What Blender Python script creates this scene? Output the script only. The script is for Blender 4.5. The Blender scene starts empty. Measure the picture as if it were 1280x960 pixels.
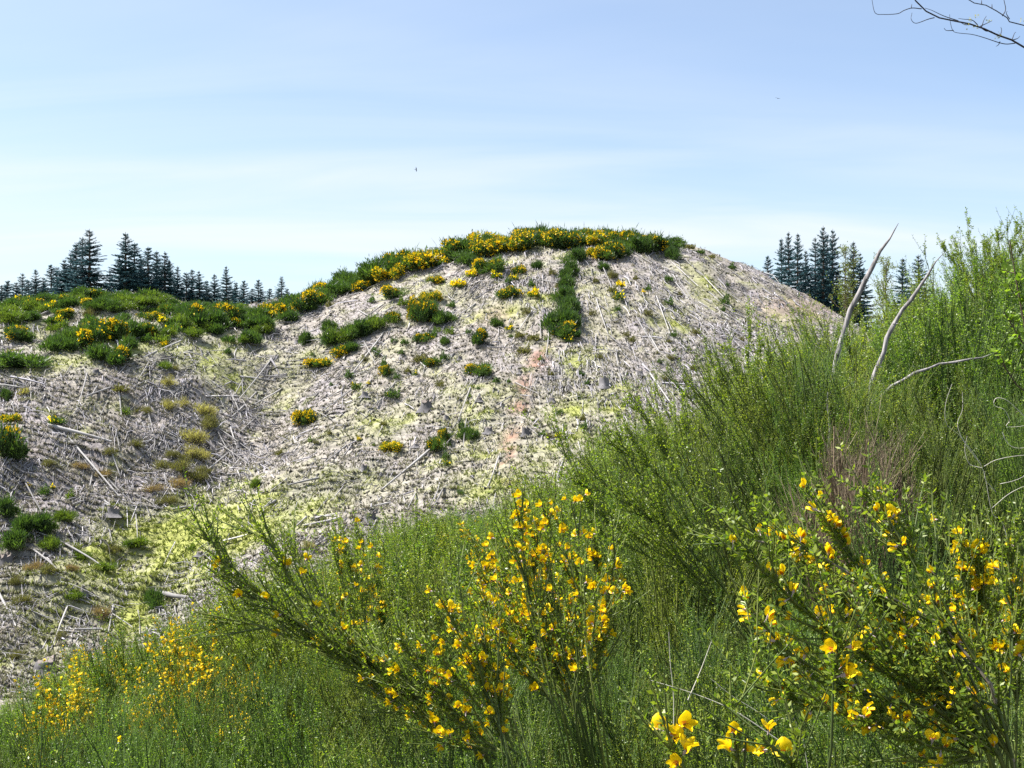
import bpy, bmesh, math, random
import numpy as np
from mathutils import Vector

random.seed(7)
RNG = np.random.default_rng(11)
SC = bpy.context.scene
COL = SC.collection
F = 1372.0                       # focal length in photograph pixels (1280 wide)

# ------------------------------------------------------------------ camera, sky, sun, exposure
cam_d = bpy.data.cameras.new('camera')
cam = bpy.data.objects.new('camera', cam_d); COL.objects.link(cam)
cam.location = (0, 0, 0); cam.rotation_euler = (math.radians(90), 0, 0)
cam_d.sensor_width = 36; cam_d.lens = 36 * F / 1280
cam_d.clip_start = 0.05; cam_d.clip_end = 20000
SC.camera = cam
SUN_EL, SUN_AZ = math.radians(57), math.radians(-80)      # azimuth from the view direction, left is negative
sdir = Vector((math.cos(SUN_EL) * math.sin(SUN_AZ), math.cos(SUN_EL) * math.cos(SUN_AZ), math.sin(SUN_EL)))
world = bpy.data.worlds.new('World'); SC.world = world; world.use_nodes = True
wn, wl = world.node_tree.nodes, world.node_tree.links
wn.clear()
def wnode(t, **kw):
    n = wn.new(t)
    for k, v in kw.items(): setattr(n, k, v)
    return n
sky = wnode('ShaderNodeTexSky', sky_type='NISHITA', sun_disc=False, sun_elevation=SUN_EL, sun_rotation=SUN_AZ,
            altitude=200, air_density=1.0, dust_density=0.8, ozone_density=4.0)
geo = wnode('ShaderNodeTexCoord')
sep = wnode('ShaderNodeSeparateXYZ'); wl.new(geo.outputs['Generated'], sep.inputs[0])
zc = wnode('ShaderNodeMath', operation='MAXIMUM'); wl.new(sep.outputs['Z'], zc.inputs[0]); zc.inputs[1].default_value = 0.0
zb = wnode('ShaderNodeMath', operation='ADD'); wl.new(zc.outputs[0], zb.inputs[0]); zb.inputs[1].default_value = 0.12
dx = wnode('ShaderNodeMath', operation='DIVIDE'); wl.new(sep.outputs['X'], dx.inputs[0]); wl.new(zb.outputs[0], dx.inputs[1])
dy = wnode('ShaderNodeMath', operation='DIVIDE'); wl.new(sep.outputs['Y'], dy.inputs[0]); wl.new(zb.outputs[0], dy.inputs[1])
cmb = wnode('ShaderNodeCombineXYZ'); wl.new(dx.outputs[0], cmb.inputs[0]); wl.new(dy.outputs[0], cmb.inputs[1])
def cirrus(rot, sx, sy, off, detail, dist):
    m = wnode('ShaderNodeMapping'); m.inputs['Rotation'].default_value = (0, 0, math.radians(rot))
    m.inputs['Scale'].default_value = (sx, sy, 1); m.inputs['Location'].default_value = off
    wl.new(cmb.outputs[0], m.inputs['Vector'])
    n = wnode('ShaderNodeTexNoise'); n.inputs['Scale'].default_value = 1.0
    n.inputs['Detail'].default_value = detail; n.inputs['Roughness'].default_value = 0.5; n.inputs['Distortion'].default_value = dist
    wl.new(m.outputs[0], n.inputs['Vector'])
    return n
c1 = cirrus(-30, 0.16, 0.36, (2.3, 1.15, 0), 4, 0.5)
c2 = cirrus(38, 0.5, 1.9, (5.1, 2.2, 0), 6, 0.9)
r1 = wnode('ShaderNodeMapRange'); r1.inputs[1].default_value = 0.36; r1.inputs[2].default_value = 0.68
wl.new(c1.outputs['Fac'], r1.inputs[0])
r2 = wnode('ShaderNodeMapRange'); r2.inputs[1].default_value = 0.3; r2.inputs[2].default_value = 0.8; r2.inputs[3].default_value = 0.3; r2.inputs[4].default_value = 1.3
wl.new(c2.outputs['Fac'], r2.inputs[0])
cm = wnode('ShaderNodeMath', operation='MULTIPLY'); wl.new(r1.outputs[0], cm.inputs[0]); wl.new(r2.outputs[0], cm.inputs[1])
cs = wnode('ShaderNodeMath', operation='MULTIPLY_ADD', use_clamp=True); wl.new(cm.outputs[0], cs.inputs[0]); cs.inputs[1].default_value = 0.85; cs.inputs[2].default_value = 0.17
mix = wnode('ShaderNodeMixRGB'); wl.new(cs.outputs[0], mix.inputs[0]); wl.new(sky.outputs[0], mix.inputs[1])
mix.inputs[2].default_value = (4.6, 4.95, 5.15, 1)
bg = wnode('ShaderNodeBackground'); bg.inputs['Strength'].default_value = 0.068
wl.new(mix.outputs[0], bg.inputs[0])
wo = wnode('ShaderNodeOutputWorld'); wl.new(bg.outputs[0], wo.inputs[0])
sun_d = bpy.data.lights.new('sun', 'SUN'); sun_d.energy = 4.4; sun_d.angle = math.radians(0.5); sun_d.color = (1.0, 0.965, 0.915)
sun = bpy.data.objects.new('sun', sun_d); COL.objects.link(sun)
sun.rotation_euler = (-sdir).to_track_quat('-Z', 'Y').to_euler()
VS = SC.view_settings
VS.view_transform = 'Standard'; VS.look = 'None'; VS.gamma = 1.0; VS.use_curve_mapping = False; VS.exposure = 1.6
SC.cycles.max_bounces = 6; SC.cycles.diffuse_bounces = 3; SC.cycles.glossy_bounces = 2
SC.cycles.transmission_bounces = 4; SC.cycles.transparent_max_bounces = 6
SC.cycles.use_denoising = False
SC.cycles.use_adaptive_sampling = False

# ------------------------------------------------------------------ helpers
def mat(name, base, rough=0.7, spec=0.25, attr=False, noise=None, transl=0.0, bump=None, tint=None):
    """base colour, optional per-face colour attribute, optional (scale, amount) mottling, translucency, bump"""
    m = bpy.data.materials.new(name); m.use_nodes = True
    nt = m.node_tree; N, L = nt.nodes, nt.links
    p = N['Principled BSDF']; out = N['Material Output']
    p.inputs['Roughness'].default_value = rough; p.inputs['Specular IOR Level'].default_value = spec
    if attr:
        a = N.new('ShaderNodeAttribute'); a.attribute_name = 'tone'; col = a.outputs['Color']
    else:
        c = N.new('ShaderNodeRGB'); c.outputs[0].default_value = (*base, 1); col = c.outputs[0]
    if noise:
        tc = N.new('ShaderNodeTexCoord'); mp = N.new('ShaderNodeMapping'); mp.inputs['Scale'].default_value = noise[2] if len(noise) > 2 else (1, 1, 1)
        L.new(tc.outputs['Object'], mp.inputs[0])
        n = N.new('ShaderNodeTexNoise'); n.inputs['Scale'].default_value = noise[0]; n.inputs['Detail'].default_value = 5
        L.new(mp.outputs[0], n.inputs['Vector'])
        mr = N.new('ShaderNodeMapRange'); mr.inputs[1].default_value = .3; mr.inputs[2].default_value = .7
        mr.inputs[3].default_value = 1 - noise[1]; mr.inputs[4].default_value = 1 + noise[1]
        L.new(n.outputs['Fac'], mr.inputs[0])
        mx = N.new('ShaderNodeMixRGB'); mx.blend_type = 'MULTIPLY'; mx.inputs[0].default_value = 1
        L.new(col, mx.inputs[1]); L.new(mr.outputs[0], mx.inputs[2]); col = mx.outputs[0]
        if bump:
            b = N.new('ShaderNodeBump'); b.inputs['Strength'].default_value = bump; b.inputs['Distance'].default_value = .02
            L.new(n.outputs['Fac'], b.inputs['Height']); L.new(b.outputs[0], p.inputs['Normal'])
    L.new(col, p.inputs['Base Color'])
    if transl:
        t = N.new('ShaderNodeBsdfTranslucent'); ms = N.new('ShaderNodeMixShader'); ms.inputs[0].default_value = transl
        if tint:
            tm = N.new('ShaderNodeMixRGB'); tm.blend_type = 'MULTIPLY'; tm.inputs[0].default_value = 1
            L.new(col, tm.inputs[1]); tm.inputs[2].default_value = (*tint, 1); L.new(tm.outputs[0], t.inputs['Color'])
        else: L.new(col, t.inputs['Color'])
        L.new(p.outputs[0], ms.inputs[1]); L.new(t.outputs[0], ms.inputs[2]); L.new(ms.outputs[0], out.inputs['Surface'])
    return m

M = dict(
    leaf=mat('broom_leaf', (.1, .15, .04), .42, .42, attr=True, transl=.45, tint=(1.4, 1.6, .5)),
    stem=mat('broom_stem', (.06, .09, .025), .55, .3, attr=True, noise=(30, .25)),
    bloom=mat('broom_bloom', (.8, .5, .02), .5, .15, attr=True, transl=.35),
    petal=mat('petal_yellow', (.86, .63, .006), .45, .2, noise=(120, .12), transl=.3),
    throat=mat('petal_orange', (.75, .24, .01), .45, .25, noise=(200, .2), transl=.25),
    calyx=mat('calyx_purple', (.46, .36, .36), .6, .2, noise=(200, .25)),
    needle=mat('conifer_needles', (.02, .04, .03), .6, .2, attr=True, transl=.15),
    bark=mat('bark', (.10, .075, .055), .9, .1, noise=(14, .35), bump=.5),
    grey=mat('weathered_wood', (.4, .37, .35), .85, .15, attr=True, noise=(9, .22, (1, 1, .25)), bump=.4),
    snag=mat('bleached_wood', (.22, .205, .20), .8, .15, noise=(26, .55, (1, 1, .10)), bump=.8),
    cut=mat('cut_wood', (.17, .145, .13), .85, .1, noise=(20, .25)),
    dry=mat('dry_vine_stem', (.50, .47, .40), .8, .15, noise=(30, .2)),
    twig=mat('bare_branch_bark', (.055, .05, .055), .8, .2, noise=(40, .3)),
    tuft=mat('tuft_blades', (.3, .3, .15), .8, .1, attr=True, transl=.25),
    bird=mat('bird_feathers', (.03, .03, .035), .7, .2, noise=(30, .3)),
)

class Acc:
    """collects quads and triangles with a colour per vertex, then makes one mesh"""
    def __init__(s): s.v, s.q, s.t, s.c, s.n = [], [], [], [], 0
    def add(s, v, q=None, t=None, c=None):
        v = np.asarray(v, float).reshape(-1, 3)
        s.v.append(v)
        if q is not None and len(q): s.q.append(np.asarray(q, int).reshape(-1, 4) + s.n)
        if t is not None and len(t): s.t.append(np.asarray(t, int).reshape(-1, 3) + s.n)
        c = np.full((len(v), 3), .5) if c is None else np.broadcast_to(np.asarray(c, float), (len(v), 3))
        s.c.append(c); s.n += len(v)
    def mesh(s, name, material, smooth=False):
        me = bpy.data.meshes.new(name)
        V = np.concatenate(s.v) if s.v else np.zeros((0, 3)); C = np.concatenate(s.c) if s.c else np.zeros((0, 3))
        Q = np.concatenate(s.q) if s.q else np.zeros((0, 4), int); T = np.concatenate(s.t) if s.t else np.zeros((0, 3), int)
        me.vertices.add(len(V)); me.vertices.foreach_set('co', V.astype('f').ravel())
        loops = np.concatenate([Q.ravel(), T.ravel()]); me.loops.add(len(loops)); me.loops.foreach_set('vertex_index', loops.astype('i'))
        me.polygons.add(len(Q) + len(T))
        st = np.concatenate([np.arange(len(Q)) * 4, len(Q) * 4 + np.arange(len(T)) * 3])
        me.polygons.foreach_set('loop_start', st.astype('i'))
        if smooth: me.polygons.foreach_set('use_smooth', np.ones(len(Q) + len(T), bool))
        a = me.attributes.new('tone', 'FLOAT_COLOR', 'POINT')
        a.data.foreach_set('color', np.concatenate([C, np.ones((len(C), 1))], 1).astype('f').ravel())
        me.update(calc_edges=True)
        me.materials.append(material)
        return me

def link(name, data, parent=None, loc=None, kind=None):
    o = bpy.data.objects.new(name, data); COL.objects.link(o)
    if parent is not None: o.parent = parent
    if loc is not None: o.location = loc
    if kind: o['kind'] = kind
    return o
def tag(o, label, cat, group=None):
    o['label'] = label; o['category'] = cat
    if group: o['group'] = group
    return o
def thing(name, label, cat, loc=(0, 0, 0), rz=0, group=None, sc=None):
    o = link(name, None, loc=loc); o.empty_display_size = .2; o.rotation_euler = (0, 0, rz)
    if sc is not None: o.scale = sc if hasattr(sc, '__len__') else (sc,) * 3
    return tag(o, label, cat, group)
def unit(a): return a / np.maximum(np.linalg.norm(a, axis=-1, keepdims=True), 1e-9)
def perp(t, rng=RNG):
    r = rng.normal(size=t.shape); r -= t * (r * t).sum(-1, keepdims=True)
    return unit(r)
def tubes(acc, P, R, sides=3, col=(.3, .3, .3)):
    """P (N,K,3) polylines, R (N,K) radii; open tubes"""
    P = np.asarray(P, float); R = np.asarray(R, float); N, K = P.shape[:2]
    T = np.empty_like(P); T[:, 1:-1] = P[:, 2:] - P[:, :-2]; T[:, 0] = P[:, 1] - P[:, 0]; T[:, -1] = P[:, -1] - P[:, -2]
    T = unit(T)
    up = np.where(np.abs(T[:, :1, 2:3]) > .8, np.array([1., 0, 0]), np.array([0, 0, 1.]))
    A = unit(np.cross(T, np.broadcast_to(up, T.shape))); B = np.cross(T, A)
    ang = np.arange(sides) * 2 * np.pi / sides
    V = P[:, :, None] + R[:, :, None, None] * (A[:, :, None] * np.cos(ang)[None, None, :, None] + B[:, :, None] * np.sin(ang)[None, None, :, None])
    idx = np.arange(N * K * sides).reshape(N, K, sides); nx = np.roll(idx, -1, 2)
    q = np.stack([idx[:, :-1], nx[:, :-1], nx[:, 1:], idx[:, 1:]], -1).reshape(-1, 4)
    c = np.asarray(col, float)
    if c.ndim == 2: c = np.repeat(c, K * sides, 0)
    acc.add(V, q, c=c)
def diamonds(acc, pos, d, nrm, ln, wd, col):
    """leaf-like quads: base, side, tip, side"""
    s = np.cross(d, nrm); ln = np.asarray(ln)[:, None]; wd = np.asarray(wd)[:, None]
    V = np.stack([pos, pos + d * ln * .5 + s * wd * .5 + nrm * wd * .15, pos + d * ln, pos + d * ln * .5 - s * wd * .5 + nrm * wd * .15], 1)
    acc.add(V, np.arange(len(pos) * 4).reshape(-1, 4), c=np.repeat(col, 4, 0))
def along(P, idx, s):
    K = P.shape[1]; f = np.clip(s, 0, .9999) * (K - 1); k = f.astype(int); w = (f - k)[:, None]
    a, b = P[idx, k], P[idx, k + 1]
    return a * (1 - w) + b * w, unit(b - a)
def grow(P, n, s0, s1, l0, l1, ang, up=.3, K=5, rng=RNG, taper=True):
    idx = rng.integers(0, len(P), n); s = rng.uniform(s0, s1, n)
    p, t = along(P, idx, s)
    a = np.radians(rng.normal(ang, ang * .3, n))[:, None]
    d = unit(t * np.cos(a) + perp(t, rng) * np.sin(a))
    ln = rng.uniform(l0, l1, n) * ((1.25 - s * .8) if taper else 1)
    out = [p]; step = (ln / (K - 1))[:, None]
    for k in range(K - 1):
        d = unit(d + np.array([0, 0, up / (K - 1)]) + rng.normal(0, .045, d.shape))
        p = p + d * step; out.append(p)
    return np.stack(out, 1), s
def noise2(x, y, seed=0):
    def h(i, j):
        n = (i * 374761393 + j * 668265263 + seed * 144665) & 0x7fffffff
        n = ((n ^ (n >> 13)) * 1274126177) & 0x7fffffff
        return ((n ^ (n >> 16)) & 0xffff) / 65535.0
    i, j = np.floor(x).astype(np.int64), np.floor(y).astype(np.int64); u, v = x - i, y - j
    u = u * u * (3 - 2 * u); v = v * v * (3 - 2 * v)
    return (h(i, j) * (1 - u) + h(i + 1, j) * u) * (1 - v) + (h(i, j + 1) * (1 - u) + h(i + 1, j + 1) * u) * v
def fbm(x, y, o=4, seed=0):
    r = 0; a = .5
    for k in range(o): r = r + a * noise2(x * 2 ** k, y * 2 ** k, seed + k); a *= .5
    return r
def W(px, py, d): return np.array([(px - 640) / F * d, d, (480 - py) / F * d])

# ------------------------------------------------------------------ terrain: one sheet through surveyed points
CP = [(40,850,40),(150,790,44),(215,700,49),(258,640,53),(285,570,60),(310,500,67),(335,430,76),(345,402,82),
 (0,800,42),(0,720,46),(60,700,47),(0,640,50),(100,640,51.5),(0,560,54),(120,560,56),(200,600,55),(0,475,61),(100,464,62),(200,472,63),(260,475,66),
 (0,430,69),(100,422,71),(200,412,72),(270,412,75),(0,394,78),(100,375,80),(200,379,81),(280,398,82),
 (300,720,45),(300,650,50),(400,680,46),(350,600,54),(450,620,51),(600,640,48),(640,600,51),(400,520,62),(500,540,58),(600,540,57),(700,540,56),
 (400,440,72),(500,440,69),(600,440,67),(700,440,66),(800,440,66),(500,362,80),(560,360,78),(620,358,77),(700,356,76),(800,358,76),(900,366,79),(900,440,68),(980,440,70),(1000,405,78),
 (350,386,86),(400,372,87),(450,352,88),(500,337,89),(560,320,89),(620,309,89),(700,300,88),(780,302,88),(850,306,89),(920,331,90),(980,358,90),(1030,384,90),(1100,430,87),
 (800,560,54),(900,540,57),(1000,520,60),(1100,520,62),(1280,500,70)]
cp = [W(*c) for c in CP]
cp += [(0,0,-1.7),(0,-6,-1.5),(4,0,-.8),(-4,0,-2.7),(8,0,.4),(2,8,-1.9),(4,8,-1.0),(7,8,.2),(0,8,-2.5),(-3,8,-3.6),(-3,5,-3.0),(0,14,-3.4),(3,13,-1.7),(6,13,-.25),(10,14,1.4),
 (-2,20,-4.2),(-4,20,-5.2),(-8,20,-7.4),(-8,14,-5.8),(-14,22,-9.2),(0,24,-5.2),(5,22,-2.6),(11,22,.2),(12,35,-3),(4,33,-6.5),(-2,34,-8),(-9,33,-10),(-16,33,-11.5),(-24,33,-12.2),(-20,15,-9.5),(-20,0,-8),(18,10,4),(20,30,0),(25,45,-3)]
for px, z1, z2 in ((-150,5,1),(0,4,1.5),(150,5,2),(300,5,2),(450,7,3),(600,10,4),(750,10,4),(900,8,3),(1050,5,2),(1250,1,1)):
    x = (px - 640) / F * 100
    cp += [(x * 1.02, 102, z1 * 1.05 - .5), (x * 1.25, 125, z2), (x * 1.8, 180, z2 * .3)]
cp += [(-60,60,2),(-50,40,-6),(-60,80,6),(-60,20,-8),(60,60,-4),(60,85,-3),(60,30,2),(50,0,6),(-60,-20,-10),(0,-30,-1),(60,-30,4),(0,260,-2),(-150,200,-2),(150,200,-2),(-180,60,0),(180,60,0),(-120,-80,-8),(120,-80,4)]
cp = np.array(cp, float)
def tps_k(r2): return np.where(r2 > 1e-9, .5 * r2 * np.log(np.maximum(r2, 1e-9)), 0)
S = 40.0
X = cp[:, :2] / S; n = len(X)
Kf = tps_k(((X[:, None] - X[None]) ** 2).sum(-1)) + np.eye(n) * 2e-4
Pm = np.concatenate([np.ones((n, 1)), X], 1)
A = np.block([[Kf, Pm], [Pm.T, np.zeros((3, 3))]])
sol = np.linalg.solve(A, np.concatenate([cp[:, 2], np.zeros(3)]))
def tps(x, y):
    sh = x.shape; q = np.stack([x.ravel(), y.ravel()], 1) / S; out = np.zeros(len(q))
    for i in range(0, len(q), 20000):
        b = q[i:i + 20000]
        out[i:i + 20000] = tps_k(((b[:, None] - X[None]) ** 2).sum(-1)) @ sol[:n] + sol[n] + b @ sol[n + 1:]
    return out.reshape(sh)
def rough(x, y):
    hill = np.clip((y - 28) / 12, 0, 1)
    leftslope = np.clip((-13 - x) / 5, 0, 1) * hill
    r = (fbm(x * .35, y * .35, 3, 3) - .45) * 1.1 + (fbm(x * 1.4, y * 1.4, 3, 9) - .45) * .62
    r += leftslope * ((fbm(x * .7, y * .7, 3, 21) - .45) * .9)
    return r * (.25 + .75 * hill)
gx = np.concatenate([-62 - np.cumsum(1.0 * 1.16 ** np.arange(45))[::-1], np.arange(-62, 62.01, .36), 62 + np.cumsum(1.0 * 1.16 ** np.arange(45))])
gy = np.concatenate([-12 - np.cumsum(1.0 * 1.16 ** np.arange(45))[::-1], np.arange(-12, 112.01, .36), 112 + np.cumsum(1.0 * 1.16 ** np.arange(45))])
GX, GY = np.meshgrid(gx, gy)
rad = np.hypot(GX, GY - 50)
wfar = np.clip((rad - 120) / 120, 0, 1)
GZ = np.where(rad < 242, tps(np.clip(GX, -200, 200), np.clip(GY, -150, 290)), 0) * (1 - wfar) + wfar * -3.0
GZ = GZ + rough(GX, GY)
def ground(x, y):
    x, y = np.asarray(x, float), np.asarray(y, float)
    i = np.clip(np.searchsorted(gx, x) - 1, 0, len(gx) - 2); j = np.clip(np.searchsorted(gy, y) - 1, 0, len(gy) - 2)
    u = (x - gx[i]) / (gx[i + 1] - gx[i]); v = (y - gy[j]) / (gy[j + 1] - gy[j])
    return (GZ[j, i] * (1 - u) + GZ[j, i + 1] * u) * (1 - v) + (GZ[j + 1, i] * (1 - u) + GZ[j + 1, i + 1] * u) * v
def hit(px, py, y0=32.0, y1=100.0, step=.35):
    """where the sight line through a photograph pixel meets the far ground; returns points and a found mask"""
    px, py = np.atleast_1d(np.asarray(px, float)), np.atleast_1d(np.asarray(py, float))
    d = np.full(len(px), y0); done = np.zeros(len(px), bool)
    y = y0
    while y < y1:
        below = (480 - py) / F * y <= ground((px - 640) / F * y, np.full(len(px), y))
        new = below & ~done; d[new] = y; done |= below; y += step
    x = (px - 640) / F * d
    return np.stack([x, d, ground(x, d)], 1), done
def to_px(p): p = np.asarray(p); return 640 + F * p[..., 0] / p[..., 1], 480 - F * p[..., 2] / p[..., 1]

PX, PY = to_px(np.stack([GX, np.maximum(GY, 1), GZ], -1))
def blob(cx, cy, rx, ry): return np.exp(-(((PX - cx) / rx) ** 2 + ((PY - cy) / ry) ** 2))
hillm = np.clip((GY - 28) / 8, 0, 1)
n1 = fbm(GX * .22, GY * .22, 4, 31); n2 = fbm(GX * .9, GY * .9, 3, 41)
moss = np.clip((n1 - .47) * 4.5, 0, 1) * .55 + np.clip((n2 - .52) * 5, 0, 1) * .45
moss += .9 * blob(215, 665, 60, 22) + .8 * blob(165, 775, 40, 25) + .7 * blob(300, 650, 70, 30) + .5 * blob(840, 395, 22, 30) + .45 * blob(420, 610, 80, 25) + .5 * blob(60, 455, 60, 10) + .5 * blob(600, 610, 60, 15) + .8 * blob(225, 700, 22, 50) + .35 * blob(100, 420, 150, 25) + .45 * blob(140, 720, 120, 55) + .4 * blob(60, 830, 80, 30)
moss = np.clip(moss * (.45 + 1.0 * n2), 0, 1)
track = sum(blob(cx, cy, 9, 15) for cx, cy in ((676,440),(668,462),(655,480),(650,505),(642,530),(637,555),(636,578),(632,590)))
soil = np.clip(track * np.clip((fbm(GX * 1.3, GY * 1.3, 3, 71) - .36) * 4, 0, 1), 0, .85) + .35 * blob(1000, 385, 60, 16) + .3 * blob(620, 395, 20, 12)
soil = np.clip(soil, 0, 1) * hillm
slash = np.clip((fbm(GX * .5, GY * .5, 3, 51) - .42) * 3, 0, 1)
leftm = np.clip((-14 - GX) / 5, 0, 1)
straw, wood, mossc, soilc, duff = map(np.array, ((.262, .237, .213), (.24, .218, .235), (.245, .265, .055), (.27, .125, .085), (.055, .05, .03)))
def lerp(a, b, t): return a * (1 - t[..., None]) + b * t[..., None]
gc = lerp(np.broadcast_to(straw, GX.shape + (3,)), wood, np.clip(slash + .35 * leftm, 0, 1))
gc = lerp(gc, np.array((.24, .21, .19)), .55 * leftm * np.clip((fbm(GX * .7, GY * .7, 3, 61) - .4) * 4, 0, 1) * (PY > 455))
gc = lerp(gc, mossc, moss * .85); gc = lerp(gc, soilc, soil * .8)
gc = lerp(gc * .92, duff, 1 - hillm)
acc = Acc()
ny_, nx_ = GX.shape; ii = np.arange(ny_ * nx_).reshape(ny_, nx_)
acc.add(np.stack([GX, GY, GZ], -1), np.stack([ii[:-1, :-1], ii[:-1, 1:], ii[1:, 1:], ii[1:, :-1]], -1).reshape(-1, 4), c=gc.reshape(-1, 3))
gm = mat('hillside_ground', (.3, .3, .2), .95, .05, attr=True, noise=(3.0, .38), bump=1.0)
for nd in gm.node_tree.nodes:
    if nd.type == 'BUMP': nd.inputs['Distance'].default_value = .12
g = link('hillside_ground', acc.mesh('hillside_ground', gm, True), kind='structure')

# ------------------------------------------------------------------ slash on the clear-cut: sticks, lumps and tufts too many to count
def fan(px, py, rng):
    """downhill direction on the cleared dome as seen across it"""
    a = np.arctan2(np.maximum(py - 300, 0) * .8 + 150, np.where(px < 690, 1.7, 1.2) * (px - 690)) + rng.normal(0, .2, len(px))
    left = px < 330
    a = np.where(left | (rng.random(len(px)) < .28), rng.uniform(0, np.pi, len(px)), a)
    return a
def hill_pixels(n, rng, bias=True):
    px = rng.uniform(-15, 1150, n); py = rng.uniform(285, 880, n)
    P, ok = hit(px, py)
    ok &= (P[:, 1] < 95)
    return px[ok], py[ok], P[ok]
rng = np.random.default_rng(5)
px, py, P = hill_pixels(80000, rng)
gi = lambda P: (np.clip(np.searchsorted(gy, P[:, 1]), 0, ny_ - 1), np.clip(np.searchsorted(gx, P[:, 0]), 0, nx_ - 1))
bare_ = 1 - np.clip(moss * 1.0 + soil * 1.5, 0, .95)
dens = bare_[gi(P)] * (.3 + .7 * (noise2(P[:, 0] * .45, P[:, 1] * .45, 77) > .45)) * np.where(noise2(P[:, 0] * 1.1, P[:, 1] * 1.1, 87) > .5, 1, .45)
dens = dens * np.where((px > 350) & (px < 690) & (py > 400), .5, 1); keep = rng.random(len(px)) < dens; px, py, P = px[keep], py[keep], P[keep]
a = fan(px, py, rng); L = (rng.gamma(2.0, .34, len(px)) + .2) * np.clip(P[:, 1] / 66, .55, 1.1)
dpx = np.cos(a) * 6; dpy = np.sin(a) * 6
Q, ok = hit(px + dpx, py + dpy); D = Q - P; okl = ok & (np.linalg.norm(D, axis=1) < 4); P, D, L = P[okl], unit(D[okl]), L[okl]
B_ = P + D * L[:, None]; B_[:, 2] = ground(B_[:, 0], B_[:, 1])
lift = np.abs(rng.normal(.05, .07, (len(P), 2)))
P0 = P.copy(); P0[:, 2] += lift[:, 0]; B_[:, 2] += lift[:, 1] + .03
R0 = (rng.gamma(2.5, .007, len(P)) + .006) * np.clip(P[:, 1] / 66, .55, 1.1)
g0 = (rng.normal(.25, .11, len(P))).clip(.05, .5); tone = np.stack([g0, g0 * .955, g0 * rng.uniform(.9, 1.06, len(P))], 1)
mid = (P0 + B_) / 2 + rng.normal(0, 1, P0.shape) * (L[:, None] * .06); acc = Acc(); tubes(acc, np.stack([P0, mid, B_], 1), np.stack([R0, R0 * .85, R0 * .45], 1), 3, tone)
o = link('slash_sticks', acc.mesh('slash_sticks', M['grey']), kind='stuff')
tag(o, 'litter of grey sticks and broken branches spread over the clear-cut hillside', 'sticks')

px, py, P = hill_pixels(46000, rng)
k = rng.random(len(px)) < .7 * bare_[gi(P)]; P = P[k]
r = (rng.gamma(1.8, .032, len(P)) + .025).clip(0, .11)
dirs = np.array([[1, 0, 0], [-.5, .87, 0], [-.5, -.87, 0], [0, 0, 1.0], [0, 0, -.6]])
V = P[:, None] + np.array([0, 0, .3])[None, None] * r[:, None, None] + dirs[None] * r[:, None, None] * rng.uniform(.55, 1.35, (len(P), 5, 1))
t = np.array([[0, 1, 3], [1, 2, 3], [2, 0, 3], [1, 0, 4], [2, 1, 4], [0, 2, 4]])
T = (np.arange(len(P)) * 5)[:, None, None] + t[None]
g0 = rng.normal(.14, .07, len(P)).clip(.03, .3); tone = np.stack([g0, g0 * rng.uniform(.86, 1.02, len(P)), g0 * .75], 1)
acc = Acc(); acc.add(V, t=T.reshape(-1, 3), c=np.repeat(tone, 5, 0))
o = link('bark_lumps', acc.mesh('bark_lumps', M['grey']), kind='stuff')
tag(o, 'scattered bark chunks and earth clods on the clear-cut hillside', 'bark debris')

px, py, P = hill_pixels(42000, rng)
ix = np.clip(np.searchsorted(gx, P[:, 0]), 0, nx_ - 1); iy = np.clip(np.searchsorted(gy, P[:, 1]), 0, ny_ - 1); ms = moss[iy, ix]
acc = Acc()
for kk in range(4):
    d = unit(np.stack([rng.normal(0, .6, len(P)), rng.normal(0, .6, len(P)), np.full(len(P), .8)], 1))
    c = lerp(np.broadcast_to(np.array((.27, .245, .19)), (len(P), 3)), np.array((.22, .26, .05)), np.clip(ms * 1.5 + rng.normal(0, .15, len(P)), 0, 1)) * rng.uniform(.6, 1.15, (len(P), 1))
    diamonds(acc, P + rng.normal(0, .06, P.shape) * [1, 1, 0], d, perp(d, rng), rng.uniform(.1, .3, len(P)), rng.uniform(.03, .08, len(P)), c)
o = link('grass_tufts', acc.mesh('grass_tufts', M['tuft']), kind='stuff')
tag(o, 'short straw and green grass growing through the slash on the hillside', 'grass')

n = 60000; yy = rng.uniform(1.5, 12, n) ** 1.0; xx = rng.uniform(-.5, .52, n) * yy; P = np.stack([xx, yy, ground(xx, yy)], 1); acc = Acc()
d = unit(np.stack([rng.normal(0, .5, n), rng.normal(0, .5, n), np.ones(n)], 1)); c = np.array((.06, .10, .02)) + np.array((.22, .2, .06)) * rng.random((n, 1)) ** 2
diamonds(acc, P, d, perp(d, rng), rng.uniform(.1, .38, n), rng.uniform(.006, .014, n), c)
o = link('undergrowth_grass', acc.mesh('undergrowth_grass', M['tuft']), kind='stuff'); tag(o, 'green and straw grass growing under the near broom shrubs', 'grass')
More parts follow.
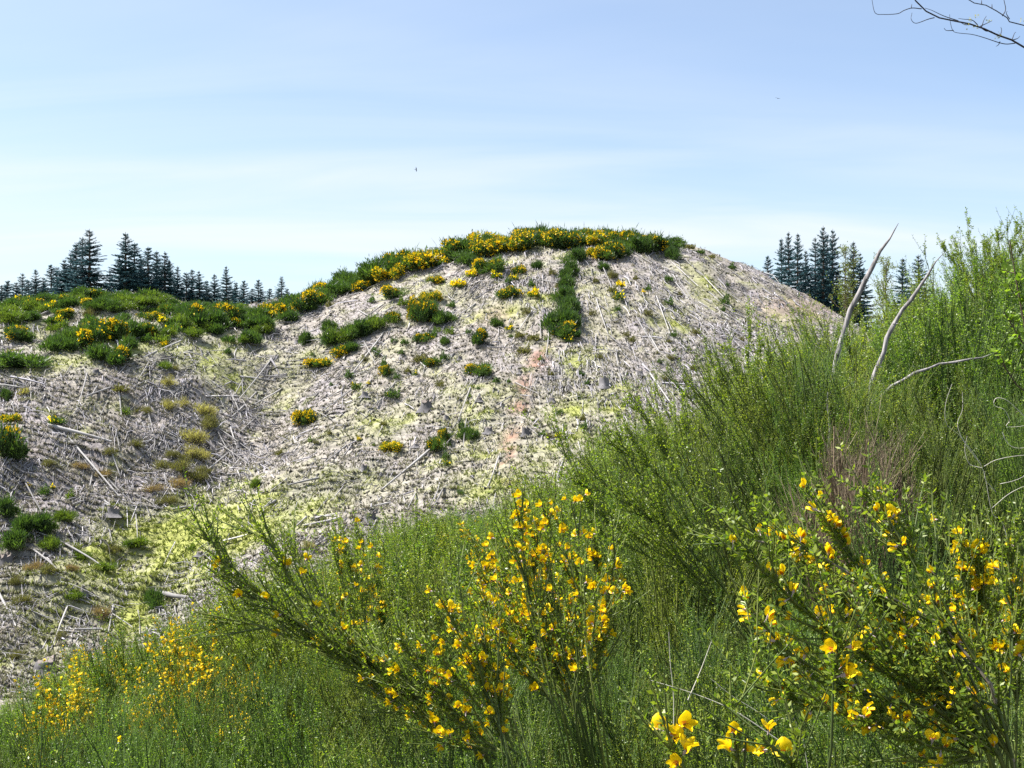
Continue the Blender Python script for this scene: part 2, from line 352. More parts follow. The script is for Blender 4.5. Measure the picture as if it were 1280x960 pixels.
# ------------------------------------------------------------------ logs (each its own object)
def log_mesh(name, seed):
    r = np.random.default_rng(seed); K, Sd = 9, 8
    s = np.linspace(0, 1, K); c = np.zeros((K, 3)); c[:, 2] = s
    c[:, 0] = np.sin(s * 3 + seed) * .012 * r.uniform(.3, 1.6); c[:, 1] = np.cos(s * 2.3 + seed * 2) * .012
    acc = Acc(); ang = np.arange(Sd) * 2 * np.pi / Sd; V = []
    for k in range(K):
        rr = (1 - .42 * s[k]) * (1 + r.normal(0, .07, Sd))
        z = s[k] + (r.normal(0, .014, Sd) if k in (0, K - 1) else 0)
        V.append(np.stack([c[k, 0] + np.cos(ang) * rr * .02, c[k, 1] + np.sin(ang) * rr * .02, np.broadcast_to(z, Sd)], 1))
    V = np.array(V).reshape(-1, 3); id_ = np.arange(K * Sd).reshape(K, Sd); nx = np.roll(id_, -1, 1)
    g = r.uniform(.2, .38)
    acc.add(V, np.stack([id_[:-1], nx[:-1], nx[1:], id_[1:]], -1).reshape(-1, 4), c=(g, g * .955, g * .92))
    for ring, z in ((0, -.004), (K - 1, 1.004)):
        base = np.concatenate([V[id_[ring]], [[c[ring, 0], c[ring, 1], z]]])
        f = [[i, (i + 1) % Sd, Sd] if ring else [(i + 1) % Sd, i, Sd] for i in range(Sd)]
        acc.add(base, t=f, c=(g * .75, g * .66, g * .55))
    for j in range(r.integers(1, 4)):                         # broken branch stubs
        s0 = r.uniform(.3, .95); a = r.uniform(0, 6.28); d = np.array([math.cos(a), math.sin(a), .6])
        p = np.array([0, 0, s0]); tubes(acc, [[p, p + d * .035, p + d * r.uniform(.05, .09)]], [[.006, .005, .002]], 4, (g, g * .95, g * .92))
    return acc.mesh(name, M['grey'])
LOGS = [log_mesh('log', 100 + i) for i in range(7)]
def add_log(A_, B2, thick, label, group, rng):
    D = Vector(B2 - A_); ln = D.length
    o = link('fallen_log', LOGS[rng.integers(0, len(LOGS))], loc=A_)
    o.rotation_mode = 'QUATERNION'; o.rotation_quaternion = D.to_track_quat('Z', 'Y')
    o.scale = (thick / .06, thick / .06, ln)
    return tag(o, label, 'log', group)
rng = np.random.default_rng(17)
LL = [  # logs picked out in the photograph: pixel ends, thickness
 (783,310,815,333,.22),(700,440,697,490,.22),(712,425,705,445,.14),(610,460,575,500,.1),(560,372,568,380,.14),(470,395,420,440,.2),(418,390,395,410,.16),
 (478,420,440,470,.18),(455,430,475,470,.1),(340,452,290,512,.14),(300,475,345,478,.16),(350,490,312,515,.16),(325,520,300,545,.14),(355,340,345,395,.1),
 (540,565,478,618,.2),(553,552,545,575,.1),(528,570,505,600,.1),(522,565,520,598,.09),(560,590,537,637,.12),(520,620,507,640,.1),(400,603,360,612,.18),
 (395,580,378,604,.12),(345,632,302,652,.2),(425,652,380,665,.22),(560,655,600,638,.1),(735,475,722,505,.12),(730,480,727,520,.1),(640,500,600,520,.1),
 (812,420,838,470,.14),(795,400,822,440,.14),(785,380,800,420,.12),(840,330,880,370,.14),(828,335,872,392,.16),(855,325,900,362,.14),(880,350,915,385,.12),(848,350,880,400,.14),(870,340,940,388,.12),
 (745,375,760,420,.12),(725,400,735,435,.1),(770,440,778,490,.14),(750,330,765,360,.1),(820,370,838,420,.12),(835,405,850,440,.1),(742,440,775,442,.16),
 (60,540,140,560,.3),(60,537,90,575,.14),(85,553,150,625,.16),(75,545,128,608,.14),(125,625,160,655,.16),(135,600,165,640,.14),(180,575,157,598,.14),(115,600,105,635,.12),
 (28,600,60,660,.12),(0,565,30,600,.1),(265,480,285,495,.2),(235,532,222,560,.2),(290,500,303,527,.18),(320,495,265,545,.18),(305,510,290,525,.14),
 (122,492,100,525,.16),(140,490,105,500,.16),(240,480,205,500,.12),(255,610,265,632,.16),(90,640,110,635,.14),(215,640,238,642,.18),
 (215,438,185,447,.16),(225,430,180,450,.18),(240,440,200,450,.14),(180,455,240,445,.1),(250,415,200,425,.1),(63,393,42,400,.2),(235,445,245,462,.14),
 (205,750,242,752,.36),(148,735,160,750,.2),(128,740,132,748,.2),(30,760,28,790,.1),(45,842,40,860,.1),(85,790,110,810,.12),(60,815,58,840,.1),(20,810,50,795,.1),
 (115,850,60,862,.1),(335,428,300,455,.14),(270,565,300,555,.14),(270,575,300,565,.12),(260,590,285,570,.12),(180,500,190,540,.1),(145,540,150,580,.1)]
lg = 'logs and poles left on the clear-cut hillside'
A0, ok0 = hit([l[0] for l in LL], [l[1] for l in LL]); B0, ok1 = hit([l[2] for l in LL], [l[3] for l in LL])
for i, l in enumerate(LL):
    if ok0[i] and ok1[i] and np.linalg.norm(A0[i] - B0[i]) < 16:
        up = np.array([0, 0, l[4] * .45]); left = l[0] < 340
        add_log(A0[i] + up, B0[i] + up, l[4], 'grey log lying crisscross among brush on the gully side slope' if left else 'bleached pole lying down the open dome of the clear-cut hill', lg, rng)
nlog = 0
while nlog < 190:
    px, py, P = hill_pixels(400, rng)
    a = fan(px, py, rng); ln = rng.uniform(18, 52, len(px)) * (1 + .3 * (px > 700))
    Q, ok = hit(px + np.cos(a) * ln, py + np.sin(a) * ln)
    for i in range(len(px)):
        if nlog >= 190: break
        l3 = np.linalg.norm(P[i] - Q[i])
        if not ok[i] or l3 > 5.5 or l3 < .9 or (px[i] < 330 and py[i] < 450) or py[i] < 305: continue
        th = rng.uniform(.06, .16); up = np.array([0, 0, th * .5 + .03])
        add_log(P[i] + up, Q[i] + up, th, 'grey log lying crisscross among brush on the gully side slope' if px[i] < 340 else 'bleached pole lying down the open dome of the clear-cut hill', lg, rng)
        nlog += 1

# ------------------------------------------------------------------ stumps
def stump_meshes(seed):
    r = np.random.default_rng(seed); Sd = 18; ang = np.arange(Sd) * 2 * np.pi / Sd
    lobes = 1 + .45 * np.maximum(0, np.sin(ang * r.integers(3, 6) + r.uniform(0, 6))) ** 2
    prof = [(-.25, 1.3, 1.2), (0, 1.05, 1.0), (.16, .88, .7), (.42, .78, .35), (.75, .74, .2), (.92, .72, .15)]
    V = []
    for z, rr, lb in prof:
        V.append(np.stack([np.cos(ang) * rr * .5 * (1 + (lobes - 1) * lb) * (1 + r.normal(0, .05, Sd)), np.sin(ang) * rr * .5 * (1 + (lobes - 1) * lb) * (1 + r.normal(0, .05, Sd)),
                           np.full(Sd, z) + (r.normal(0, .13, Sd) + .1 * np.sin(ang + seed) if z > .9 else 0)], 1))
    V = np.array(V); K = len(prof); id_ = np.arange(K * Sd).reshape(K, Sd); nx = np.roll(id_, -1, 1)
    g = r.uniform(.09, .16)
    acc = Acc(); acc.add(V.reshape(-1, 3), np.stack([id_[:-1], nx[:-1], nx[1:], id_[1:]], -1).reshape(-1, 4), c=(g, g * .95, g * .97))
    top = Acc(); rim = V[-1] * [.97, .97, 1] - [0, 0, .03]; top.add(np.concatenate([rim, [[0, 0, .78]]]), t=[[i, (i + 1) % Sd, Sd] for i in range(Sd)])
    return acc.mesh('stump_body', M['grey']), top.mesh('cut_top', M['cut'])
ST = [stump_meshes(200 + i) for i in range(4)]
STP = [(533,514,.95,'big flared grey stump alone in the middle of the open slope'),(456,497,.55,'small dark stump near the lone yellow-topped bush'),(611,542,.6,'small grey stump left of the red soil streak'),
 (657,548,.6,'low dark stump right beside the red soil streak'),(463,655,.8,'grey stump just above the nearest green broom clump'),(755,484,.9,'tall grey stump on the steep pole-covered face'),
 (142,650,.85,'splintered stump at the foot of the crossed logs above the gully'),(57,842,1.1,'dark broad stump low in the gully beside the near broom'),(8,708,.9,'blue-grey stump at the foot of the left gully slope'),
 (558,527,.4,'tiny stump above a small dark bush'),(455,588,.5,'brownish rotten stump on the lower open slope'),(700,300,.4,None),(555,335,.5,'weathered stump tangled with roots under the crest bushes'),(372,430,.7,'upright stump stub beside the long green bush strip'),
 (946,388,.7,None),(690,505,.5,None),(600,505,.4,None),(520,560,.4,None),(650,470,.4,None),(800,470,.5,None),(575,450,.4,None),(680,390,.35,None),(860,400,.45,None),(120,470,.5,None),(300,560,.5,None),(105,745,.5,None),(250,700,.4,None)]
Ps, oks = hit([s[0] for s in STP], [s[1] for s in STP])
for i, s in enumerate(STP):
    if not oks[i]: continue
    t_ = thing('tree_stump', s[3] or 'small weathered stump half lost among slash on the hill', 'stump', Ps[i], rng.uniform(0, 6), 'stumps on the clear-cut hillside', (s[2] * .8, s[2] * .8, s[2] * rng.uniform(.4, .62)))
    b, c = ST[i % 4]; link('stump_body', b, t_); link('cut_top', c, t_)

# ------------------------------------------------------------------ bushes on the hill
def bush_meshes(seed, yellow, palette, nblade=4200, bare=False):
    r = np.random.default_rng(seed); acc = Acc()
    ncl = 16; cc = unit(r.normal(size=(ncl, 3))) * r.uniform(.1, .6, (ncl, 1)) * [1, .8, .6]; cc[:, 2] = np.abs(cc[:, 2]) * (1 - .5 * np.hypot(cc[:, 0], cc[:, 1])) + .14; cr = r.uniform(.08, .24, ncl)
    k = r.integers(0, ncl, nblade); n = unit(r.normal(size=(nblade, 3))); rr = cr[k] * (np.abs(r.normal(.75, .35, nblade)))
    p = cc[k] + n * rr[:, None]; p[:, 2] = np.maximum(p[:, 2], .02)
    d = unit(n * .6 + np.array([0, 0, .9]) + r.normal(0, .35, (nblade, 3)))
    lo, hi = map(np.array, palette); tint = (r.random(ncl) * .7)[k] + r.uniform(0, .3, nblade)
    c = lo + (hi - lo) * tint[:, None]
    diamonds(acc, p, d, perp(d, r), r.uniform(.05, .16, nblade) * np.where(r.random(nblade) < .04, 2.4, 1), r.uniform(.014, .036, nblade) * (.6 if bare else 1), c)
    fol = acc.mesh('foliage', M['leaf'])
    acc = Acc(); base = np.zeros((16, 3)); base[:, :2] = r.normal(0, .05, (16, 2)); base[:, 2] = -.12
    tip = cc[r.integers(0, ncl, 16)] + r.normal(0, .08, (16, 3)); mid = (base + tip) / 2 + [0, 0, .08]
    tubes(acc, np.stack([base, mid, tip], 1), np.tile([.016, .011, .005], (16, 1)), 3, (.16, .13, .08) if bare else (.09, .10, .05))
    stm = acc.mesh('stem', M['stem'])
    blo = None
    if yellow > 0:
        acc = Acc(); nf = int(1500 * yellow) + 60
        top = np.argsort(-cc[:, 2] + r.normal(0, .1, ncl))[:max(2, int(ncl * min(1, yellow + .15)))]
        k = top[r.integers(0, len(top), nf)]; n = unit(r.normal(size=(nf, 3)) + [-.2, -.3, .7])
        p = cc[k] + n * cr[k][:, None] * r.uniform(.9, 1.2, (nf, 1)); d = unit(n + r.normal(0, .5, (nf, 3)))
        c = np.stack([r.uniform(.72, .85, nf), r.uniform(.46, .62, nf), np.full(nf, .01)], 1)
        diamonds(acc, p, d, perp(d, r), r.uniform(.05, .10, nf), r.uniform(.04, .07, nf), c)
        blo = acc.mesh('blossom', M['bloom'])
    return fol, stm, blo
DARK = ((.022, .052, .022), (.08, .125, .032)); LITE = ((.045, .08, .02), (.14, .18, .035)); TAN = ((.17, .14, .08), (.36, .31, .17)); OLV = ((.06, .06, .03), (.17, .15, .08)); BRN = ((.14, .09, .07), (.30, .21, .17))
BV = {'n': [bush_meshes(300 + i, 0, DARK) for i in range(3)], 'l': [bush_meshes(310 + i, 0, LITE) for i in range(2)], 'y': [bush_meshes(320 + i, .12, DARK) for i in range(3)],
      'Y': [bush_meshes(330 + i, .42, DARK) for i in range(3)], 'z': [bush_meshes(340 + i, .95, LITE) for i in range(2)], 't': [bush_meshes(350 + i, 0, TAN, 2200, True) for i in range(2)],
      'o': [bush_meshes(360 + i, 0, OLV, 2600, True) for i in range(2)], 'b': [bush_meshes(370 + i, 0, BRN, 1800, True) for i in range(2)]}
BL = {'n': 'dark green bush without flowers', 'l': 'pale green bush without flowers', 'y': 'dark green bush with few yellow flowers', 'Y': 'green broom bush with a yellow flowering top',
      'z': 'broom bush almost covered in yellow flowers', 't': 'dry tan leafless bush', 'o': 'dull olive brush clump', 'b': 'brown leafless brush clump'}
BUSHES = []
def put_bushes(items, where, group, rng): BUSHES.extend((*it, where, group) for it in items)
def place_bushes(limit, rng):
    P, ok = hit([b[0] for b in BUSHES], [b[1] for b in BUSHES])
    order = sorted((i for i in range(len(BUSHES)) if ok[i]), key=lambda i: -BUSHES[i][2] * BUSHES[i][3])
    for i in order[:limit]:                                    # the ones that show largest, each its own bush
        x, y, w, h, k, where, group = BUSHES[i]
        d = P[i][1]; sw = w / F * d * 1.22; sh = max(h / F * d / .66, sw * .55)
        t_ = thing('hill_bush', BL[k] + ' ' + where, 'bush', P[i] + [0, sw * .12, -.03], rng.uniform(0, 6.28), group, (sw, sw * .95, sh))
        f, s, b = BV[k][rng.integers(0, len(BV[k]))]
        link('foliage', f, t_, kind='stuff'); link('stem', s, t_)
        if b: link('blossom', b, t_, kind='stuff')
    acc = Acc(); pal = {'n': DARK, 'l': LITE, 'y': DARK, 'Y': DARK, 'z': LITE, 't': TAN, 'o': OLV, 'b': BRN}; yf = {'y': .06, 'Y': .2, 'z': .45}
    for i in order[limit:]:                                    # seedlings a few pixels across
        x, y, w, h, k, where, group = BUSHES[i]; sw = w / F * P[i][1] * .5; sh = h / F * P[i][1]; m = 420
        n = unit(rng.normal(size=(m, 3))); q = n * rng.uniform(.4, 1.1, (m, 1)) * (1 + .3 * np.sin(n[:, :1] * 5 + i)); q[:, 2] = np.abs(q[:, 2])
        d = unit(n * .6 + [0, 0, .9] + rng.normal(0, .35, (m, 3))); lo, hi = map(np.array, pal[k]); c = lo + (hi - lo) * rng.random((m, 1))
        fl = (rng.random(m) < yf.get(k, 0)) & (q[:, 2] > .25); c[fl] = (.8, .54, .01)
        diamonds(acc, P[i] + q * [sw, sw, sh * .85], d, perp(d, rng), sw * rng.uniform(.25, .6, m), sw * rng.uniform(.1, .2, m) * np.where(fl, 2.2, 1), c)
    o = link('seedling_bushes', acc.mesh('seedling_bushes', M['leaf']), kind='stuff'); tag(o, 'tiny green and yellow seedling bushes dotted over the clear-cut hillside', 'seedlings')
rng = np.random.default_rng(23)
slope = [(490,374,26,20,'y'),(465,380,10,10,'n'),(502,384,12,12,'l'),(412,416,18,18,'n'),(415,432,30,24,'n'),(432,430,32,26,'l'),(450,424,32,26,'n'),(466,415,26,20,'l'),(424,447,24,16,'Y'),(438,440,26,16,'n'),
 (395,460,28,14,'Y'),(383,434,18,20,'n'),(521,404,22,34,'Y'),(537,405,24,30,'y'),(531,396,20,26,'Y'),(538,380,20,16,'z'),(555,408,24,20,'n'),(545,356,18,12,'Y'),(572,362,14,10,'z'),(590,350,14,11,'z'),(580,360,9,9,'z'),(490,403,18,14,'Y'),(505,432,10,8,'n'),(492,430,8,8,'n'),
 (530,428,20,14,'Y'),(555,433,14,14,'n'),(542,423,12,10,'n'),(600,434,20,22,'y'),(555,452,12,12,'n'),(540,461,18,14,'y'),(525,456,14,12,'o'),(598,472,28,19,'y'),(482,472,16,16,'Y'),(480,460,10,12,'n'),(436,474,12,12,'n'),(445,488,13,11,'y'),
 (492,500,14,13,'n'),(550,485,10,8,'o'),(473,447,7,8,'n'),(672,337,14,14,'n'),(612,342,32,24,'y'),(620,350,14,10,'Y'),(648,344,18,14,'Y'),(643,354,11,9,'Y'),(638,374,24,17,'Y'),(668,374,16,11,'z'),(664,360,11,9,'n'),(775,360,11,9,'z'),
 (764,352,14,14,'o'),(773,377,14,12,'y'),(756,338,18,12,'n'),(907,383,13,14,'n'),(915,337,10,8,'n'),(804,370,5,5,'z'),(620,410,16,16,'n'),(658,394,10,10,'o'),(604,472,10,12,'n'),(712,428,11,11,'Y'),
 (376,533,22,24,'Y'),(391,527,9,12,'n'),(488,566,26,15,'z'),(543,570,22,22,'y'),(555,553,14,20,'Y'),(587,550,20,18,'n'),(577,538,9,9,'n'),(557,577,10,9,'n'),(558,586,10,10,'y'),(320,613,16,14,'l'),(576,623,8,7,'n'),(480,535,8,7,'o'),(412,545,7,6,'o'),
 (635,355,10,9,'n'),(690,345,10,8,'o'),(740,395,9,8,'o'),(870,420,10,9,'o'),(790,430,9,8,'o'),(565,385,10,8,'n'),(510,470,10,8,'o'),(455,455,10,9,'o'),(650,425,14,8,'o'),(655,445,16,10,'o'),(668,430,14,8,'o'),
 (350,570,10,8,'o'),(385,690,16,12,'t'),(620,480,9,8,'n'),(585,420,8,7,'n'),(603,345,10,9,'n'),(700,520,9,8,'n'),(730,540,10,9,'n')]
for _ in range(85):
    bx_, by_ = rng.uniform(380, 930), rng.uniform(325, 560)
    if by_ < 330 + max(0, 520 - bx_) * .28 + max(0, bx_ - 880) * .6: continue
    w_ = rng.uniform(5, 10) * (1.15 if by_ < 420 else .9); slope.append((bx_, by_, w_, w_ * rng.uniform(.7, 1), rng.choice(list('nnnnlyYzo')) if bx_ < 720 else rng.choice(list('nnooo'))))
put_bushes(slope, 'on the open hill face', 'bushes on the cleared hill', rng)
column = [(722,328,18,20,'n'),(713,345,18,20,'n'),(710,362,24,22,'n'),(706,380,24,24,'n'),(710,398,28,26,'n'),(700,415,34,30,'n'),(717,412,26,28,'n'),(704,424,34,24,'y'),(708,353,20,18,'n'),(712,390,26,22,'n'),(706,333,12,14,'n')]
put_bushes(column, 'in the strip down from the crest', 'bushes on the cleared hill', rng)
left = [(18,428,30,22,'y'),(25,464,54,24,'n'),(5,462,30,20,'n'),(70,442,32,24,'n'),(95,437,36,30,'y'),(120,432,38,32,'n'),(142,428,38,30,'y'),(166,424,42,28,'n'),(186,422,28,20,'y'),(125,455,38,26,'n'),(147,458,32,26,'y'),(85,440,28,20,'n'),(158,440,26,20,'n'),
 (108,415,16,12,'z'),(240,408,34,28,'y'),(262,413,36,30,'n'),(282,408,34,30,'y'),(292,400,30,22,'n'),(270,420,24,18,'n'),(220,410,26,18,'l'),(232,415,22,16,'l'),(313,434,22,20,'n'),(205,463,18,12,'l'),(216,466,16,12,'o'),(330,416,30,24,'n'),
 (80,402,18,14,'Y'),(113,400,14,16,'o'),(38,403,20,14,'n'),(85,418,9,8,'n'),(14,445,10,8,'t'),(206,434,9,9,'z'),(240,420,9,10,'Y'),(285,444,9,9,'n')]
for _ in range(38):
    bx_ = rng.uniform(0, 335); left.append((bx_, rng.uniform(396, 432) + (8 if bx_ > 280 else 0), rng.uniform(9, 24), rng.uniform(7, 15), rng.choice(list('nnllllyY'))))
put_bushes(left, 'on the bench above the gully', 'bushes on the cleared hill', rng)
gully = [(8,504,12,18,'n'),(12,530,18,14,'z'),(4,580,34,44,'y'),(18,578,22,24,'n'),(210,515,20,18,'t'),(228,513,16,14,'t'),(258,522,32,20,'t'),(210,485,16,16,'t'),(246,560,32,24,'t'),(238,572,24,16,'t'),(252,580,26,18,'t'),
 (255,540,26,16,'o'),(262,532,20,14,'o'),(225,595,26,18,'o'),(242,604,26,18,'o'),(200,588,24,16,'o'),(222,614,26,18,'b'),(192,620,24,16,'b'),(238,584,24,16,'o'),(210,636,22,16,'o'),(130,598,20,14,'b'),(135,575,18,12,'o'),(215,578,20,14,'o'),(250,594,18,14,'o'),
 (30,668,32,28,'n'),(18,694,34,28,'n'),(46,672,28,30,'n'),(60,690,22,18,'l'),(80,655,20,16,'l'),(191,763,21,27,'n'),(0,655,26,30,'n'),(123,778,22,22,'b'),(70,537,18,10,'y'),(157,523,11,11,'l'),(30,494,12,9,'t'),(55,620,14,12,'n'),(88,625,12,12,'l'),
 (66,612,7,6,'z'),(36,614,7,5,'z'),(28,760,20,16,'o'),(60,730,18,14,'o'),(100,700,18,12,'l'),(140,700,20,12,'o'),(170,690,22,14,'l'),(40,715,22,16,'b'),(20,735,18,14,'o'),(90,720,16,12,'b'),(100,590,20,12,'b'),(60,590,16,12,'o'),(170,560,18,12,'o'),(180,520,18,12,'o'),(150,500,16,10,'o'),
 (90,760,18,12,'l'),(130,715,20,12,'l'),(240,690,12,10,'l'),(75,800,18,12,'o'),(20,830,16,12,'o')]
put_bushes(gully, 'among slash on the side of the gully', 'bushes on the cleared hill', rng)
crest = [(610,322,36,28,'Y'),(640,318,32,26,'z'),(655,313,32,24,'Y'),(622,304,30,20,'z'),(690,309,32,24,'Y'),(714,313,36,28,'y'),(745,322,18,16,'z'),(752,326,22,18,'Y'),(770,326,32,28,'y'),(776,309,32,22,'Y'),(800,318,32,26,'n'),(822,318,32,26,'y'),
 (841,328,14,18,'n'),(832,312,20,12,'n'),(862,312,12,6,'o'),(876,318,10,5,'n'),(890,324,9,5,'o'),(470,352,42,28,'n'),(500,338,44,28,'Y'),(530,338,40,26,'Y'),(570,325,40,28,'y'),(600,314,32,26,'z'),(452,366,22,17,'Y'),(420,365,22,16,'n'),(345,397,28,22,'Y'),(377,392,32,24,'y'),(360,404,26,20,'n'),(440,358,30,22,'n'),(405,372,28,20,'y'),(585,332,24,18,'n'),(545,332,26,20,'n'),(520,325,24,18,'z')]
cx = [(320,398),(350,386),(400,371),(450,351),(500,337),(560,319),(620,307),(700,299),(780,301),(850,307)]
x = 322
while x < 852:
    y = np.interp(x, [c[0] for c in cx], [c[1] for c in cx])
    for off in (1, 7):
        yy = y + off + rng.uniform(-1, 3); kind = rng.choice(list('nnnyyYYzz') if x > 470 else list('nnnnyyY'))
        crest.append((x + rng.uniform(-6, 6), yy, rng.uniform(16, 36) * (1 if x < 800 else .75), rng.uniform(10, 25) * (1 if x < 790 else .6), kind))
    x += 14
put_bushes(crest, 'in the hedge along the hill crest', 'bushes along the crest', rng)
ridge = []
x = -6
while x < 325:
    y = np.interp(x, [0, 100, 200, 280, 330], [392, 374, 378, 396, 402])
    for off in (1, 8, 14):
        kind = rng.choice(list('nnnnyll') if off > 1 else list('nnnny'))
        if off == 14 and 20 < x < 110 and rng.random() < .6: continue
        ridge.append((x + rng.uniform(-5, 5), y + off + rng.uniform(-2, 2), rng.uniform(18, 32), rng.uniform(11, 17), kind))
    x += 15
ridge += [(30,380,18,9,'Y'),(55,372,16,8,'Y'),(65,388,14,10,'z'),(200,374,20,8,'Y'),(295,392,26,14,'l'),(195,380,26,16,'l'),(185,402,22,14,'Y'),(195,402,18,12,'Y')]
put_bushes(ridge, 'on the low ridge below the conifers', 'bushes along the crest', rng)

place_bushes(300, rng)

# ------------------------------------------------------------------ conifers behind the ridge
def conifer_meshes(seed, open_=.0):
    r = np.random.default_rng(seed); acc = Acc(); tr = Acc(); br = []
    tubes(tr, [[(0, 0, -.03), (0, 0, .3), (0, 0, .7), (0, 0, 1.0)]], [[.016, .012, .006, .001]], 6, (.1, .08, .06))
    nb = 420
    z = np.round((.06 + .92 * r.random(nb) ** .9) * 30) / 30 + r.normal(0, .006, nb); z = z.clip(.05, .985); az = r.uniform(0, 6.28, nb); ln = (.225 * (1 - z) ** .85 + .006) * r.uniform(.55, 1.15, nb) * (1 - open_ * r.random(nb))
    rise = np.where(z > .75, .45, -.12) + r.normal(0, .12, nb)
    o = np.stack([np.cos(az), np.sin(az), rise], 1); p0 = np.stack([np.zeros(nb), np.zeros(nb), z], 1)
    p1 = p0 + o * ln[:, None] * .55; p2 = p0 + o * ln[:, None] * [1, 1, .75] + [0, 0, .008]
    Pb = np.stack([p0, p1, p2], 1); tubes(tr, Pb, np.tile([.0022, .0014, .0005], (nb, 1)), 3, (.09, .07, .05))
    n = 22000; pi = r.choice(nb, n, p=ln / ln.sum()); s = r.uniform(.12, 1, n); p, t = along(Pb, pi, s)
    side = np.cross(t, np.array([0, 0, 1.])); side = unit(side) * r.choice([-1, 1], (n, 1))
    d = unit(t * .7 + side * r.uniform(.2, 1, (n, 1)) + r.normal(0, .25, (n, 3)) + [0, 0, -.12])
    c = (np.array((.02, .05, .055)) + np.array((.04, .075, .07)) * r.random((n, 1)) ** 1.5) * np.array([1.5, 1.6, 1.8]) * r.uniform(.85, 1.1)
    diamonds(acc, p, d, unit(perp(d, r) * .5 + [0, 0, .6]), r.uniform(.014, .034, n) * (.35 + .8 * (1 - p[:, 2])), r.uniform(.006, .0115, n) * (.45 + .6 * (1 - p[:, 2])), c)
    return tr.mesh('trunk', M['bark']), acc.mesh('crown', M['needle'])
CV = [conifer_meshes(400 + i, .15 * i) for i in range(5)]
def conifers(items, lab, group, rng):
    for i, (px, py, d, wd) in enumerate(items):
        x = (px - 640) / F * d; zt = (480 - py) / F * d; zg = float(ground(x, d)); H = zt - zg
        t_ = thing('conifer_tree', lab(px, py), 'conifer', (x, d, zg), rng.uniform(0, 6), group, (H * wd * 1.75, H * wd * 1.75, H))
        a, b = CV[rng.integers(0, 5)]; link('trunk', a, t_); link('crown', b, t_, kind='stuff')
rng = np.random.default_rng(31)
LC = [(112,286,106,1.0),(103,296,112,.9),(95,304,108,.9),(88,316,110,1.0),(80,324,108,1),(71,333,112,1),(64,330,110,.9),(45,336,110,.8),(28,341,116,.8),(10,350,114,1),(2,356,110,1.1),(36,350,112,1.1),(54,346,112,1.1),
 (157,290,107,1.0),(168,303,110,1),(150,318,111,1.0),(185,308,108,1),(196,313,112,1),(206,314,109,1),(212,324,113,.9),(176,318,113,1.1),(222,332,111,.8),(233,340,112,1),(240,336,115,1),(249,338,112,1),(283,332,110,.8),(268,342,114,.9),(305,350,114,.9),(323,349,113,.9),(352,345,112,.8),(137,338,112,.8),(295,352,116,1),(258,350,116,1)] + [(x_, 355 + (x_ * 7) % 11, 113 + x_ % 5, 1.1) for x_ in range(216, 362, 11)] + [(x_, 351 + (x_ * 5) % 9, 113 + x_ % 5, 1.1) for x_ in range(-4, 80, 12)]
def llab(px, py):
    return 'tallest dark fir of the twin clump on the left ridge' if px == 112 else 'dense pointed dark fir beside the gap in the ridge trees' if px == 157 else 'dark conifer in the row behind the low left ridge'
conifers(LC, llab, 'conifers behind the left ridge', rng)
RC = [(986,289,118,.62),(977,297,120,.6),(997,291,116,.62),(1007,312,121,.6),(1029,282,117,.62),(1041,286,119,.62),(1019,296,122,.6),(960,319,122,.7),(1067,301,118,.65),(1075,315,121,.7),(1148,318,120,.8),(1128,322,124,.8),(940,330,124,.6),(1034,292,123,.6)]
conifers(RC, lambda px, py: 'dark narrow fir in the stand beyond the hill shoulder behind the snags', 'firs beyond the right hill shoulder', rng)
# young broadleaf trees beside the firs
def broadleaf(px, py, d, spread, label, seed):
    r = np.random.default_rng(seed); x = (px - 640) / F * d; zg = float(ground(x, d)); H = (480 - py) / F * d - zg
    t_ = thing('broadleaf_tree', label, 'tree', (x, d, zg), 0, 'young trees beyond the hill shoulder')
    P0 = np.array([[(0, 0, -.1), (.05, 0, H * .3), (-.06, .05, H * .65), (0, 0, H * .97)]], float)
    b, _ = grow(P0, 34, .2, .95, H * .12, H * .32, 48, .5, rng=r); c, _ = grow(b, 150, .2, 1, H * .05, H * .13, 40, .3, rng=r)
    tr = Acc(); tubes(tr, P0, [[.11, .08, .05, .015]], 6, (.3, .28, .25)); tubes(tr, b, np.tile(np.linspace(.03, .008, 5), (len(b), 1)), 4); tubes(tr, c, np.tile(np.linspace(.012, .004, 5), (len(c), 1)), 3)
    link('trunk', tr.mesh('trunk', M['bark']), t_)
    n = 2200; p, t = along(c, r.integers(0, len(c), n), r.random(n)); p = p + r.normal(0, spread * .05, p.shape); dd = unit(r.normal(size=(n, 3)))
    ac = Acc(); diamonds(ac, p, dd, perp(dd, r), r.uniform(.1, .2, n), r.uniform(.07, .14, n), np.array((.09, .11, .03)) + np.array((.09, .09, .03)) * r.random((n, 1)))
    link('crown', ac.mesh('crown', M['leaf']), t_, kind='stuff')
broadleaf(1057, 310, 112, 3, 'yellow-green young broadleaf tree between the firs and the first snag', 1)
broadleaf(1108, 318, 108, 3, 'pale green young tree standing between the two leaning snags', 2)

